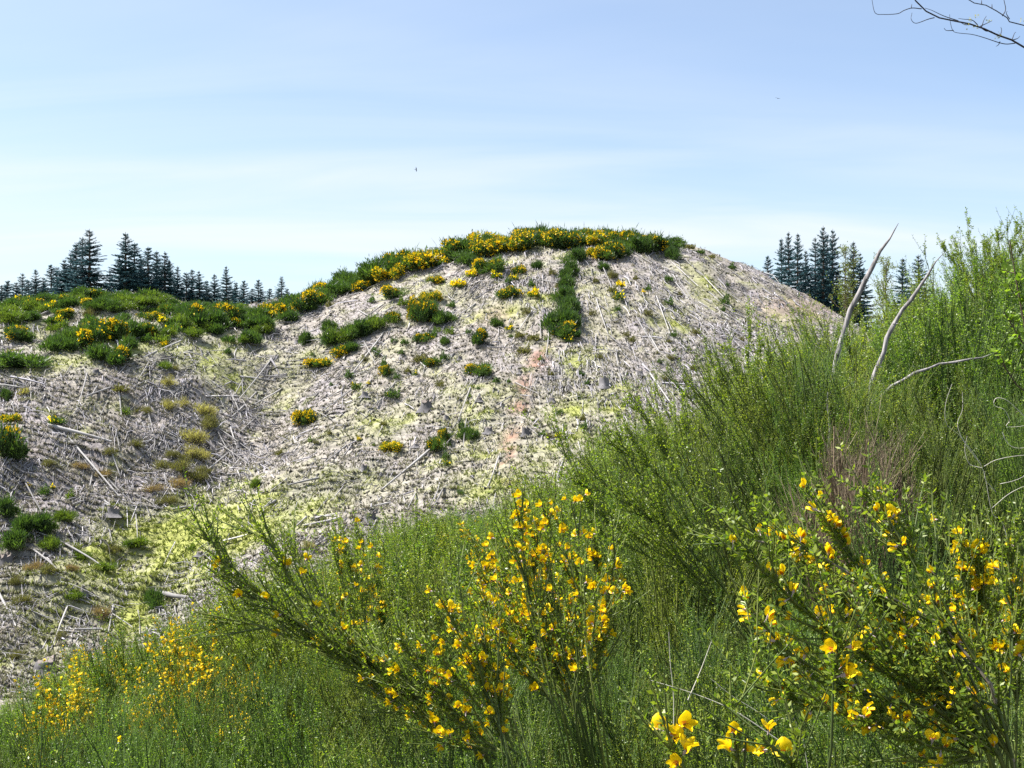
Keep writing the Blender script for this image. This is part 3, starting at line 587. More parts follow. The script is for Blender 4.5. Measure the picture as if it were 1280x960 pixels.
# ------------------------------------------------------------------ broom shrubs of the near slope
def broom_meshes(seed, H=1.8, spread=.55, nmain=26, nside=200, ntwig=480, nleaf=26000, leaf=.0085, flowers=0, lean=(0, 0), dead=False, fsize=.016, tone=1.0):
    r = np.random.default_rng(seed)
    K = 8; ntu = 6; tu = r.integers(0, ntu, nmain); taz = np.arange(ntu) * 6.283 / ntu + r.normal(0, .35, ntu); tout = r.uniform(.25, 1, ntu) * spread; th = r.uniform(.78, 1.0, ntu)
    az = taz[tu] + r.normal(0, .22, nmain); out = tout[tu] * r.uniform(.7, 1.25, nmain); h = H * th[tu] * r.uniform(.8, 1.05, nmain) * (1 - .12 * out / spread)
    s = np.linspace(0, 1, K)
    P = np.zeros((nmain, K, 3))
    P[:, :, 0] = (np.cos(az) * .06)[:, None] + (np.cos(az) * out)[:, None] * s ** 1.15 + lean[0] * s ** 1.6 * H; P[:, :, 1] = (np.sin(az) * .06)[:, None] + (np.sin(az) * out)[:, None] * s ** 1.15 + lean[1] * s ** 1.6 * H
    P[:, :, 2] = -.08 + (h[:, None] + .08) * s
    P[:, 1:, :2] += np.cumsum(r.normal(0, .012, (nmain, K - 1, 2)), 1)
    side, ss = grow(P, nside, .2, .97, .18 * H, .38 * H, 15, .35, rng=r)
    tw, ts = grow(np.concatenate([side, P[:, 3:]]) if K - 3 == side.shape[1] else side, ntwig, .1, .98, .05 * H, .15 * H, 22, .35, K=4, rng=r, taper=False)
    ac = Acc()
    def green(n): 
        c = np.array((.040, .070, .02)) + np.array((.07, .08, .02)) * r.random((n, 1))
        return c * np.asarray(tone) if not dead else np.array((.15, .115, .075)) * r.uniform(.6, 1.7, (n, 1))
    tubes(ac, P, np.linspace(.009, .003, K)[None] * r.uniform(.7, 1.3, (nmain, 1)), 4, green(nmain) * 1.1 + np.array((.02, .01, .005)))
    tubes(ac, side, np.tile(np.linspace(.0034, .0014, side.shape[1]), (nside, 1)), 3, green(nside))
    tubes(ac, tw, np.tile(np.linspace(.0018, .0009, 4), (ntwig, 1)), 3, green(ntwig) * 1.25)
    stm = ac.mesh('stem', M['stem'])
    fol = blo = None
    if nleaf:
        ac = Acc(); n1 = int(nleaf * .62); n2 = nleaf - n1
        p1, t1 = along(tw, r.integers(0, ntwig, n1), r.random(n1)); p2, t2 = along(side, r.integers(0, nside, n2), r.uniform(.12, 1, n2))
        p, t = np.concatenate([p1, p2]), np.concatenate([t1, t2]); m = nleaf
        d = unit(t * r.uniform(.2, .9, (m, 1)) + perp(t, r)); pl = noise2(p[:, 0] * 5 + 50, p[:, 2] * 4 + 50, seed)
        c = np.array((.09, .143, .024)) + np.array((.235, .245, .03)) * (np.clip(r.random(m) * .8 + (pl - .5) * .7, 0, 1) ** 1.3)[:, None]
        diamonds(ac, p, d, perp(d, r), leaf * r.uniform(.6, 1.7, m), leaf * r.uniform(.35, .65, m), c * np.asarray(tone))
        fol = ac.mesh('foliage', M['leaf'])
    if flowers:
        ac = Acc(); sh = r.choice(nside, max(4, int(nside * min(.9, .1 + flowers / 1500))), replace=False); m = flowers
        p, t = along(side, sh[r.integers(0, len(sh), m)], r.uniform(.25, .98, m)); o = perp(t, r); p = p + o * .01
        for a_, sz in ((0, 1), (1, .8), (2, .75)):
            d = unit(o + t * (.9, -.1, .3)[a_] + r.normal(0, .25, (m, 3)))
            c = np.stack([r.uniform(.74, .86, m), r.uniform(.50, .64, m), np.full(m, .008)], 1)
            diamonds(ac, p, d, perp(d, r) if a_ else unit(np.cross(d, np.cross(t, d))), fsize * sz * r.uniform(.8, 1.25, m), fsize * sz * r.uniform(.7, 1.0, m), c)
        blo = ac.mesh('blossom', M['bloom'])
    return stm, fol, blo
TN = [(.72, .85, .8), (1.0, 1.0, 1.0), (1.3, 1.15, .9), (.8, .75, .7), (1.0, 1.15, .9)]
NEAR = {'g': [broom_meshes(500 + i, nleaf=22000, lean=l, tone=TN[i]) for i, l in enumerate(((0, 0), (-.12, .02), (.06, 0), (-.2, -.03), (-.07, .05)))],
        'f': [broom_meshes(510 + i, nleaf=19000, flowers=f, lean=l, tone=TN[i]) for i, (f, l) in enumerate(((160, (-.1, 0)), (380, (.05, 0))))],
        'd': [broom_meshes(520, nmain=50, nside=500, ntwig=900, nleaf=1500, dead=True, spread=.35)]}
FAR = {'g': [broom_meshes(530 + i, nmain=34, nside=240, ntwig=600, nleaf=13000, leaf=.017, spread=.7, lean=l, tone=np.array(TN[k]) * 1.08) for i, (l, k) in enumerate((((0, 0), 0), ((-.06, 0), 1), ((.08, 0), 3), ((-.1, 0), 2)))],
       'f': [broom_meshes(540 + i, nmain=34, nside=240, ntwig=500, nleaf=12000, leaf=.017, spread=.7, flowers=f, fsize=.03, tone=TN[i]) for i, f in enumerate((110, 260))],
       'F': [broom_meshes(545, nmain=30, nside=220, ntwig=500, nleaf=9000, leaf=.017, spread=.7, flowers=1000, fsize=.034)]}
ENVF = [(-60,900),(0,882),(60,855),(110,820),(200,786),(300,755),(380,710),(440,688),(500,648),(560,640),(640,638),(680,600),(720,560),(770,515),(860,475),(900,450),(940,405),(1000,395),(1040,392),(1080,352),(1130,338),(1180,296),(1280,272),(1360,250)]
ENVM = [(-60,890),(0,862),(150,842),(300,802),(420,765),(560,720),(640,690),(690,605),(760,572),(850,552),(900,530),(1000,490),(1045,452),(1072,500),(1110,505),(1180,470),(1240,430),(1280,405),(1360,380)]
ENVN = [(-60,905),(0,900),(200,885),(400,850),(560,825),(700,805),(800,765),(900,735),(1000,720),(1100,710),(1280,700),(1360,690)]
def env(px, d):
    e = ENVN if d < 5 else ENVM if d < 9.5 else ENVF
    return np.interp(px, [a[0] for a in e], [a[1] for a in e])
YP = [(120,832,45),(60,885,25),(250,805,40),(300,870,45),(215,925,40),(350,850,40),(650,670,22),(515,690,18),(160,945,30),(470,740,24)]
rng = np.random.default_rng(41); placed = []
def put_broom(x, d, H, var, kind, lod, label, rng, rz=None):
    sc = H / 1.8; wsc = sc * rng.uniform(.9, 1.15) if H > 1.1 else max(sc, .62)
    t_ = thing('broom_shrub', label, 'shrub', (x, d, float(ground(x, d))), rng.uniform(-.9, .9) if rz is None else rz, 'broom shrubs covering the near slope', (wsc, wsc, sc))
    s, f, b = var; link('stem', s, t_, kind='stuff')
    if f: link('foliage', f, t_, kind='stuff')
    if b: link('blossom', b, t_, kind='stuff')
d = 2.3
while d < 30:
    sp = .66 if d < 5 else .8 if d < 10 else .9 if d < 16 else 1.0
    lo, hi = -.5 * d - .3, .52 * d + .4
    if d > 17: hi = .16 * d
    x = lo + rng.uniform(0, sp)
    while x < hi:
        xx, dd = x + rng.normal(0, sp * .18), d + rng.normal(0, sp * .2)
        px = 640 + F * xx / dd; zg = float(ground(xx, dd)); top = (480 - env(px, dd)) / F * dd
        H = min(rng.uniform(1.5, 2.5), (top - zg) * (rng.uniform(.7, 1.0) if dd < 9.5 else rng.uniform(.95, 1.1) if px < 660 else rng.uniform(.82, .97)))
        x += sp
        if H < .6 or len(placed) > 310: continue
        pyt = 480 - F * (zg + H) / dd
        if pyt > 975: continue
        lod = 'N' if dd < 9.5 else 'F'
        yel = any((px - a) ** 2 + ((pyt + 10) - b) ** 2 < c * c * .9 for a, b, c in YP)
        if 1030 < px < 1115 and 5.2 < dd < 8: kind = 'd' if rng.random() < .7 else 'g'
        elif yel: kind = 'F' if dd > 9.5 and rng.random() < .6 else 'f'
        else: kind = 'f' if rng.random() < (.07 if px < 620 else .02) else 'g'
        vs = (NEAR if lod == 'N' else FAR)[kind]
        zone = ('on the slope falling to the gully' if px < 640 else 'in the tall thicket behind the snags' if px > 980 else 'in the thicket edging the open hill face') if dd > 9.5 else \
               ('beside the arching branch and middle yellow shoots' if px < 800 else 'in the thicket below the snags') if dd > 5 else 'crowding round the nearest flowering shoots'
        lab = {'d': 'dead brown broom shrub standing among the green ones near the snags', 'F': 'broom shrub heavy with yellow flowers on the slope down to the gully', 'g': 'green broom shrub without flowers ' + zone, 'f': 'green broom shrub dotted with yellow flowers ' + zone}[kind]
        put_broom(xx, dd, H, vs[rng.integers(0, len(vs))], kind, lod, lab, rng)
        placed.append((xx, dd))
    d += sp * (.85 if d < 16 else 1.1)

for px, dd, pyt, k in ((485,20,668,0),(508,20.5,650,0),(530,21,640,0),(556,20.5,638,0),(584,21,636,2),(612,20.5,640,0),(634,20.5,646,1),(520,19.5,658,2),(545,19.5,655,2),(575,19.5,655,0),(600,19.5,660,0),(460,19.5,682,0),(435,19.5,692,2)):
    xx = (px - 640) / F * dd; put_broom(xx, dd, (480 - pyt) / F * dd - float(ground(xx, dd)), FAR['g'][k], 'g', 'F', 'dark green broom shrub in the rounded clump at the foot of the open hill', rng)
for px, dd, pyt in ((1015,8.5,425),(1030,8.7,420),(1046,8.6,420),(1056,8.4,430),(1040,8.3,425),(1022,8.2,440),(1066,8.3,470),(1080,8.2,490),(1096,8.2,492),(1108,8.3,495),(1034,8.0,450),(1058,8.0,470)):
    xx = (px - 640) / F * dd; put_broom(xx, dd, (480 - pyt) / F * dd - float(ground(xx, dd)), NEAR['g'][(px // 2) % 5], 'g', 'N', 'green broom shrub hiding the feet of the leaning snags', rng)
for px, dd, pyt in ((1058,6.2,548),(1076,6.0,530),(1092,6.3,545)):
    xx = (px - 640) / F * dd; put_broom(xx, dd, (480 - pyt) / F * dd - float(ground(xx, dd)), NEAR['d'][0], 'd', 'N', 'dead brown broom shrub standing among the green ones near the snags', rng)
for i in range(46):                                        # low young shrubs filling the gaps between the close ones
    dd = rng.uniform(2.2, 6.5); px = rng.uniform(60, 1270) if dd > 3.2 else rng.uniform(420, 1270); xx = (px - 640) / F * dd; zg = float(ground(xx, dd))
    H = min(rng.uniform(.75, 1.15), (480 - max(env(px, dd), 760)) / F * dd - zg)
    if H > .45: put_broom(xx, dd, H, NEAR['g'][rng.integers(0, 5)], 'g', 'N', 'low young green broom shrub filling a gap between taller ones', rng)
# ------------------------------------------------------------------ close broom shrubs, branch by branch, every flower its own piece
def pea_flower(bud=False):
    bm = bmesh.new()
    def petal(cx, L, Wd, tilt, cup, mi, yaw=0, roll=0):
        nu, nv = 4, 4; g = []
        for i in range(nu + 1):
            u = i / nu; row = []
            w = Wd * math.sin(math.pi * min(1, .12 + .85 * u)) ** .7
            for j in range(nv + 1):
                v = j / nv * 2 - 1
                p = Vector((v * w * .5, u * L, cup * (v * v) * Wd + .15 * L * math.sin(u * 2.4)))
                p.rotate(__import__('mathutils').Euler((tilt, roll, yaw))); row.append(bm.verts.new(p + Vector(cx)))
            g.append(row)
        for i in range(nu):
            for j in range(nv):
                f = bm.faces.new((g[i][j], g[i][j + 1], g[i + 1][j + 1], g[i + 1][j])); f.smooth = True
                f.material_index = 1 if (mi == 0 and not bud and i == 0 and j in (1, 2)) else mi
    if bud:
        petal((0, .004, 0), .016, .010, .35, .45, 0); petal((0, .004, 0), .016, .010, -.1, -.45, 0); petal((0, .004, -.001), .012, .006, -.3, -.4, 1)
    else:
        petal((0, .004, .001), .018, .020, 1.05, -.12, 0)
        petal((.003, .004, 0), .015, .010, .1, .2, 0, -.35, 1.0); petal((-.003, .004, 0), .015, .010, .1, .2, 0, .35, -1.0)
        petal((0, .004, -.001), .014, .007, -.45, .5, 0)
    r = bmesh.ops.create_cone(bm, segments=7, radius1=.0016, radius2=.0034, depth=.008, cap_ends=False)
    for v in r['verts']:
        v.co = Vector((v.co.x, v.co.z + .003, -v.co.y))
    r2 = bmesh.ops.create_cone(bm, segments=5, radius1=.0007, radius2=.0008, depth=.010, cap_ends=False)
    for v in r2['verts']: v.co = Vector((v.co.x, v.co.z - .005, -v.co.y))
    for vv in list(r['verts']) + list(r2['verts']):
        for f in vv.link_faces: f.material_index = 2
    me = bpy.data.meshes.new('flower_bud' if bud else 'flower'); bm.to_mesh(me); bm.free()
    for k_ in ('petal', 'throat', 'calyx'): me.materials.append(M[k_])
    return me
FLW, BUD = pea_flower(), pea_flower(True)
def spline(pts, K):
    pts = np.array(pts, float); t = np.concatenate([[0], np.cumsum(np.linalg.norm(np.diff(pts, axis=0), axis=1))]); t /= t[-1]
    # Catmull-Rom through the points, evenly sampled
    ext = np.concatenate([[2 * pts[0] - pts[1]], pts, [2 * pts[-1] - pts[-2]]]); out = []
    for s in np.linspace(0, 1, K):
        i = min(np.searchsorted(t, s, 'right') - 1, len(pts) - 2); u = (s - t[i]) / max(t[i + 1] - t[i], 1e-9)
        p0, p1, p2, p3 = ext[i:i + 4]
        out.append(.5 * (2 * p1 + (p2 - p0) * u + (2 * p0 - 5 * p1 + 4 * p2 - p3) * u * u + (3 * p1 - p0 - 3 * p2 + p3) * u ** 3))
    return np.array(out)
def hero(label, base, shoots, seed, nside=10, ntwig=14, nleaf=900, leaf=.009, nflower=0, nbud=0, fscale=1.0, rbase=.006, sidelen=(.12, .3), ang=16, leaf_s0=.25, ftone=.5, sidestart=.3, woody=False, tone=1.0):
    """shoots: visible pixel paths (px, py, depth) from low to high, each continued to the shrub's foot on the ground"""
    r = np.random.default_rng(seed); bx, by = base; foot = np.array([bx, by, float(ground(bx, by)) - .05])
    t_ = thing('broom_shrub', label, 'shrub', foot, 0, None)
    K = 14; P = np.array([spline([foot + r.normal(0, .02, 3) * [1, 1, 0]] + [W(*q) for q in sh], K) for sh in shoots]) - foot
    n = len(P)
    vis = np.stack([spline([W(*q) for q in sh], 10) for sh in shoots]) - foot
    side, _ = grow(vis, nside * n, sidestart, .97, *sidelen, ang, .15, rng=r); tw, _ = grow(np.concatenate([side]), ntwig * n, .05, .95, .04, .14, 24, .2, K=4, rng=r, taper=False)
    ac = Acc(); gr = lambda m: np.array((.05, .075, .018)) + np.array((.07, .065, .012)) * r.random((m, 1))
    tubes(ac, P, np.tile(np.linspace(rbase * .6, rbase * .22, K) * (1 + .1 * np.sin(np.arange(K) * 1.7)), (n, 1)), 6, np.concatenate([[(.20, .17, .13)], gr(n)[1:]]) if woody else gr(n))
    tubes(ac, side, np.tile(np.linspace(.0026, .0011, 5), (len(side), 1)), 5, gr(len(side))); tubes(ac, tw, np.tile(np.linspace(.0014, .0008, 4), (len(tw), 1)), 4, gr(len(tw)) * 1.2)
    link('stem', ac.mesh('stem', M['stem'], True), t_, kind='stuff')
    ac = Acc(); m = nleaf * n; n1 = m // 2; n3 = m // 8; n2 = m - n1 - n3
    p1, t1 = along(tw, r.integers(0, len(tw), n1), r.random(n1)); p2, t2 = along(side, r.integers(0, len(side), n2), r.random(n2)); p3, t3 = along(vis, r.integers(0, n, n3), r.uniform(leaf_s0, 1, n3))
    p, t = np.concatenate([p1, p2, p3]), np.concatenate([t1, t2, t3]); d_ = unit(t * r.uniform(.3, 1, (m, 1)) + perp(t, r))
    c = np.array((.09, .145, .02)) + np.array((.19, .18, .02)) * (r.random(m) ** 1.4)[:, None]
    diamonds(ac, p, d_, perp(d_, r), leaf * r.uniform(.6, 1.5, m), leaf * r.uniform(.35, .6, m), c)
    link('foliage', ac.mesh('foliage', M['leaf']), t_, kind='stuff')
    for cnt, me, nm in ((nflower, FLW, 'flower'), (nbud, BUD, 'flower_bud')):
        if not cnt: continue
        i1 = int(cnt * .6)
        pa, ta = along(side, r.integers(0, len(side), i1), r.uniform(.1, .95, i1)); pb, tb = along(vis, r.integers(0, n, cnt - i1), r.uniform(.45, .98, cnt - i1))
        p, t = np.concatenate([pa, pb]), np.concatenate([ta, tb]); o_ = perp(t, r)
        for k_ in range(cnt):
            dv = Vector(o_[k_] * .9 + t[k_] * .5 + np.array([0, 0, -.15])); ob = link(nm, me, t_, Vector(p[k_]) + dv.normalized() * .009)
            ob.rotation_euler = dv.to_track_quat('Y', 'Z').to_euler(); s_ = fscale * r.uniform(.8, 1.2); ob.scale = (s_,) * 3
    return t_
r0 = np.random.default_rng(3)
def shoots_fan(base_px, tips, d0, d1, sag=0, rng=r0):
    out = []
    for tx, ty in tips:
        d_ = rng.uniform(d0, d1); bx, by = base_px[0] + rng.normal(0, 12), base_px[1] + rng.normal(0, 10)
        mx, my = (bx + tx) / 2 + (by - ty) * .04 * rng.normal() + sag, (by + ty) / 2 + abs(rng.normal()) * 6
        out.append([(bx, by, d_ * .98), (mx, my, d_), (tx, ty, d_ * 1.02)])
    return out
# arching branch sweeping to the upper left
hero('long broom branch arching up to the left over the gully with feathery green tips', (-.02, 2.75),
     [[(610,945,2.6),(530,880,2.62),(455,840,2.66),(390,765,2.7),(345,690,2.75),(272,634,2.8)],[(600,950,2.6),(520,875,2.6),(440,835,2.6),(350,790,2.6),(245,765,2.55)],[(605,950,2.6),(500,860,2.6),(420,790,2.65),(365,730,2.68),(330,655,2.7)],
      [(600,945,2.6),(490,855,2.65),(430,800,2.7),(400,735,2.75),(360,675,2.8)],[(615,955,2.6),(500,868,2.6),(400,800,2.62),(330,745,2.62),(270,690,2.62)],[(610,950,2.6),(480,850,2.6),(380,780,2.6),(300,735,2.6),(255,655,2.6)]],
     1, nside=17, ntwig=44, nleaf=1700, nflower=26, sidelen=(.10, .26), rbase=.009, sidestart=.12)
# flowering heart of the picture
hero('broom shrub crowded with bright yellow flowers on upright shoots in the middle of the thicket', (.38, 2.75),
     shoots_fan((730, 905), [(648,640),(662,650),(680,628),(700,655),(722,660),(745,690),(770,685),(640,700),(655,690),(610,715),(625,735),(780,720),(600,745)], 2.45, 2.8), 2, nside=12, ntwig=20, nleaf=900, sidestart=.08, nflower=295, fscale=.85, sidelen=(.08, .22))
hero('low broom shrub with yellow flowers strung along slanting shoots beside the arching branch', (.1, 2.4),
     shoots_fan((650, 960), [(545,730),(560,755),(580,770),(520,790),(500,800),(470,815),(600,790),(455,850)], 2.3, 2.6), 3, nside=12, ntwig=22, nleaf=950, sidestart=.08, nflower=150, fscale=.8, sidelen=(.08, .2))
hero('slender broom shrub with yellow flowers only at its tip standing over the far green clump', (-.35, 4.6),
     shoots_fan((470, 860), [(443,655),(455,668),(430,690),(470,700),(420,705)], 4.3, 4.7), 4, nside=8, ntwig=16, nleaf=800, nflower=45, fscale=1.1, leaf=.011)
hero('broom shrub with dense yellow flower spikes leaning left just behind the middle flowering one', (.3, 3.15),
     shoots_fan((715, 880), [(590,735),(612,690),(628,705),(642,668),(668,660),(690,690),(715,680),(655,740),(560,760),(600,770),(700,730)], 2.9, 3.1), 22, nside=10, ntwig=18, nleaf=800, sidestart=.08, nflower=220, fscale=.85, sidelen=(.08, .2))
# shrub with half-open buds and purplish calyces at right
hero('spreading broom shrub with many half-open yellow buds in purplish calyces and a woody stem', (1.02, 1.95),
     [[(1265,945,1.8),(1235,850,1.8),(1190,790,1.85),(1100,740,1.85),(1020,690,1.85),(920,672,1.85)],[(1268,948,1.8),(1180,850,1.8),(1120,780,1.85),(1080,720,1.9),(1030,640,1.9)],[(1255,950,1.8),(1150,870,1.78),(1050,800,1.75),(980,740,1.75),(930,690,1.75)],
      [(1245,955,1.8),(1100,880,1.75),(1000,830,1.75),(950,770,1.75),(925,745,1.75)],[(1265,950,1.8),(1190,830,1.85),(1160,740,1.9),(1120,665,1.95),(1105,640,1.95)],[(1240,955,1.8),(1080,900,1.7),(980,870,1.68),(940,840,1.68)],[(1255,950,1.8),(1140,840,1.85),(1060,760,1.9),(1000,700,1.95),(975,660,1.95)]],
     5, nside=24, ntwig=44, nleaf=1700, leaf=.011, nflower=18, nbud=280, fscale=.88, sidelen=(.07, .2), ang=24, woody=True, rbase=.009, sidestart=.02)
hero('upright broom shrub with open orange-throated yellow flowers beside the purplish-budded one', (1.05, 2.35),
     shoots_fan((1250, 930), [(1190,655),(1205,665),(1222,690),(1270,645),(1262,700),(1240,720),(1185,740),(1210,760),(1275,760)], 2.0, 2.3), 6, nside=12, ntwig=22, nleaf=900, sidestart=.05, nflower=95, fscale=.95, sidelen=(.06, .16))
hero('short broom shoot with a few big open yellow flowers low in front of the thicket', (.25, 1.5),
     [[(850,1000,1.35),(838,940,1.35),(826,905,1.36)],[(870,1000,1.3),(855,960,1.3),(848,945,1.3)],[(930,1000,1.5),(915,920,1.5),(912,890,1.5)],[(1040,930,1.25),(1042,860,1.25),(1043,812,1.25)],[(1000,1000,1.4),(985,950,1.4),(965,935,1.4)]],
     7, nside=3, ntwig=5, nleaf=160, nflower=17, fscale=1.0, sidelen=(.03, .08))
# feathery green shoots leaning left in front of the hill
hero('feathery green broom leaning left against the hill with long leafy shoots and no flowers', (1.55, 5.6),
     [[(960,820,5.2),(900,730,5.2),(830,650,5.2),(770,540,5.3)],[(950,815,5.2),(880,720,5.2),(800,640,5.2),(720,600,5.2)],[(955,815,5.2),(905,700,5.3),(850,600,5.4),(800,505,5.5)],[(950,820,5.1),(860,720,5.1),(760,640,5.1),(693,550,5.2)],[(955,820,5.2),(880,690,5.2),(830,600,5.3),(770,560,5.3)],[(950,820,5.1),(850,700,5.1),(780,660,5.0),(715,640,5.0)],
      [(960,810,5.3),(920,700,5.3),(880,610,5.4),(850,520,5.5)],[(955,815,5.2),(890,740,5.1),(800,690,5.0),(740,660,5.0)]], 8, nside=16, ntwig=50, nleaf=1700, leaf=.014, sidelen=(.2, .6), rbase=.009)
hero('tall tuft of straight green broom shoots rising before the open hill face', (2.55, 8.6),
     shoots_fan((965, 640), [(887,440),(898,448),(905,430),(915,452),(880,470),(935,400),(945,395),(955,410),(925,470)], 8.2, 8.8), 9, nside=10, ntwig=30, nleaf=900, leaf=.017, sidelen=(.2, .5), ang=10)
hero('dark tall broom shoots standing above the thicket against the sky', (5.7, 12.6),
     shoots_fan((1235, 420), [(1208,290),(1218,300),(1180,312),(1195,306),(1246,296),(1252,290),(1272,288),(1262,302),(1230,310),(1188,318),(1276,315)], 12.2, 12.8), 10, nside=12, ntwig=26, nleaf=900, leaf=.022, sidelen=(.25, .6), ang=12)

# ------------------------------------------------------------------ leaning dead snags, dry vines, leafy sapling, bare branch, birds
def snag(label, path, r0_, r1_, foot_xy, seed, twigs=0):
    r = np.random.default_rng(seed); fx, fy = foot_xy; foot = np.array([fx, fy, float(ground(fx, fy)) - .1])
    t_ = thing('dead_snag', label, 'dead tree', foot); K = 26
    raw = np.array([foot] + [W(*q) for q in path]); cl = np.concatenate([[0], np.cumsum(np.linalg.norm(np.diff(raw, axis=0), axis=1))])
    P = np.stack([np.interp(np.linspace(0, cl[-1], K), cl, raw[:, a]) for a in range(3)], 1) - foot
    for _ in range(4): P[1:-1] = .25 * P[:-2] + .5 * P[1:-1] + .25 * P[2:]
    P[2:-1] += r.normal(0, .009, (K - 3, 3))
    R = np.linspace(r0_ * 1.15, r1_, K) * (1 + r.normal(0, .11, K)); R[-3:] *= [.8, .5, .12]
    ac = Acc(); tubes(ac, [P], [R], 10); 
    for j in range(14):
        k = r.integers(8, K - 4); dd = unit(np.array([r.normal(), r.normal(), .3])); tubes(ac, [[P[k], P[k] + dd * R[k] * 1.3, P[k] + dd * R[k] * r.uniform(1.5, 2.4)]], [[R[k] * .35, R[k] * .25, R[k] * .05]], 5)
    link('trunk', ac.mesh('trunk', M['snag'], True), t_)
    if twigs:
        tw, _ = grow(P[None, 6:], twigs, .05, .4, .25, .6, 40, .2, rng=r); ac = Acc(); tubes(ac, tw, np.tile(np.linspace(.005, .002, 5), (twigs, 1)), 4); link('branch', ac.mesh('branch', M['dry']), t_, kind='stuff')
snag('leaning bleached snag with a sharp broken tip, the taller against the sky', [(1049,425,9.3),(1064,384,9.3),(1085,340,9.3),(1104,308,9.3),(1123,279,9.3)], .031, .016, (2.4, 9.3), 1, 6)
snag('leaning bleached snag with a kinked lower trunk standing behind the dead brown broom', [(1082,512,8.9),(1093,465,8.9),(1108,430,8.9),(1133,378,8.9),(1158,345,8.9),(1182,314,8.9)], .034, .010, (2.72, 8.9), 2, 4)
snag('thin grey limb lying almost level through the broom beside the kinked snag', [(1080,512,8.8),(1110,484,8.7),(1150,462,8.7),(1200,450,8.7),(1245,440,8.7)], .018, .009, (2.78, 8.85), 3)
snag('short pale broken stub half hidden left of the kinked snag', [(1037,560,8.0),(1037,520,8.0),(1035,490,8.0)], .03, .015, (2.3, 8.0), 4)
def tangle(name, label, cat, base, paths, rad, material, part, group=None):
    foot = np.array([base[0], base[1], float(ground(*base)) - .03]); t_ = thing(name, label, cat, foot, 0, group); ac = Acc()
    for i, p in enumerate(paths):
        pts = [W(*q) for q in p]
        if i == 0: pts = [foot] + pts
        Q = spline(pts, 8 * len(pts)) - foot; tubes(ac, [Q], [np.linspace(rad, rad * .45, len(Q))], 5)
    link(part, ac.mesh(part, material, True), t_); return t_
v = 3.9
tangle('dry_vine', 'pale dry curling vine stems looping out of the broom near the right edge', 'vine', (1.9, 3.95),
       [[(1262,690,v),(1240,640,v),(1228,585,v),(1200,545,v),(1183,530,v),(1182,505,v),(1190,480,v)],[(1226,580,v),(1205,552,v),(1197,530,v),(1203,512,v),(1203,490,v)],[(1228,585,v),(1212,580,v),(1206,562,v),(1209,545,v)],
        [(1230,583,v),(1245,575,v),(1270,570,v),(1300,568,v)],[(1245,615,v),(1232,600,v),(1231,588,v)],[(1250,605,v),(1270,600,v),(1290,590,v)],[(1240,635,v),(1265,615,v),(1300,600,v)],[(1300,540,v),(1275,515,v),(1258,500,v),(1245,498,v),(1243,507,v),(1255,512,v),(1262,525,v),(1258,533,v),(1275,533,v),(1300,528,v)],
        [(1253,540,v),(1258,552,v),(1270,560,v),(1295,558,v)]], .0013, M['dry'], 'stem')
v = 2.2
tangle('dry_grass_stalk', 'pale dry stalks crossing among the nearest broom below the purplish buds', 'grass stalk', (.62, 2.2),
       [[(1010,960,v),(960,900,v),(915,870,v),(888,848,v)],[(980,930,v),(920,890,v),(870,868,v),(812,850,v)],[(860,875,v),(875,840,v),(890,800,v)],[(842,930,v),(842,870,v),(838,830,v),(836,790,v)]], .0012, M['dry'], 'stem')
# leafy sapling at the right edge
r = np.random.default_rng(77); bx, by = 2.1, 4.0; foot = np.array([bx, by, float(ground(bx, by)) - .05]); t_ = thing('leafy_sapling', 'thin sapling with rounded bright green leaves beside the tall broom at the right edge', 'sapling', foot)
Ps_ = np.array([spline([foot] + [W(*q) for q in sh], 12) for sh in ([(1320,560,4),(1285,430,4),(1262,300,4)],[(1320,560,4),(1300,470,4),(1255,390,4)],[(1320,560,4),(1310,400,4),(1290,300,4)],[(1320,560,4),(1270,480,4),(1243,440,4)])]) - foot
sd, _ = grow(Ps_[:, 7:], 46, .1, 1, .04, .12, 40, .3, rng=r); ac = Acc(); tubes(ac, Ps_, np.tile(np.linspace(.008, .002, 12), (4, 1)), 6); tubes(ac, sd, np.tile(np.linspace(.002, .001, 5), (46, 1)), 4); link('stem', ac.mesh('stem', M['bark'], True), t_)
n = 330; p, t = along(sd, r.integers(0, 46, n), r.uniform(.2, 1, n)); d_ = unit(perp(t, r) + t * .5); ac = Acc()
diamonds(ac, p, d_, perp(d_, r), r.uniform(.018, .034, n), r.uniform(.015, .024, n), np.array((.12, .2, .025)) + np.array((.1, .1, .02)) * r.random((n, 1))); link('foliage', ac.mesh('foliage', M['leaf']), t_, kind='stuff')
# bare tree whose branch tips hang into the sky at the upper right
bx, by = 4.3, 6.2; zg = float(ground(bx, by)); foot = np.array([bx, by, zg - .1]); t_ = thing('bare_tree', 'leafless budding tree reaching thin branches into the sky above the thicket', 'tree', foot)
ac = Acc(); tubes(ac, [spline([foot, (4.25, 6.2, zg + 1.2), (4.3, 6.15, zg + 2.4), (4.5, 6.1, zg + 4), (4.6, 6, zg + 5.2)], 16) - foot], [np.linspace(.06, .012, 16)], 8); link('trunk', ac.mesh('trunk', M['twig'], True), t_)
v = 6.0
br_ = [([(4.28, 6.15, zg + 2.0), (3.6, 6.05, zg + 2.35)], [(1280,59,v),(1265,50,v),(1250,45,v),(1228,35,v),(1205,28,v),(1180,24,v),(1165,18,v),(1152,10,v),(1144,0,v),(1135,-15,v)], .009),
       ([(4.3, 6.15, zg + 2.5), (3.6, 6.0, zg + 2.7)], [(1280,32,v),(1265,25,v),(1255,20,v),(1240,10,v),(1228,5,v),(1215,3,v),(1205,-4,v)], .006)]
paths = [(spline([np.array(q) for q in a] + [W(*q) for q in b], 30), rr) for a, b, rr in br_]
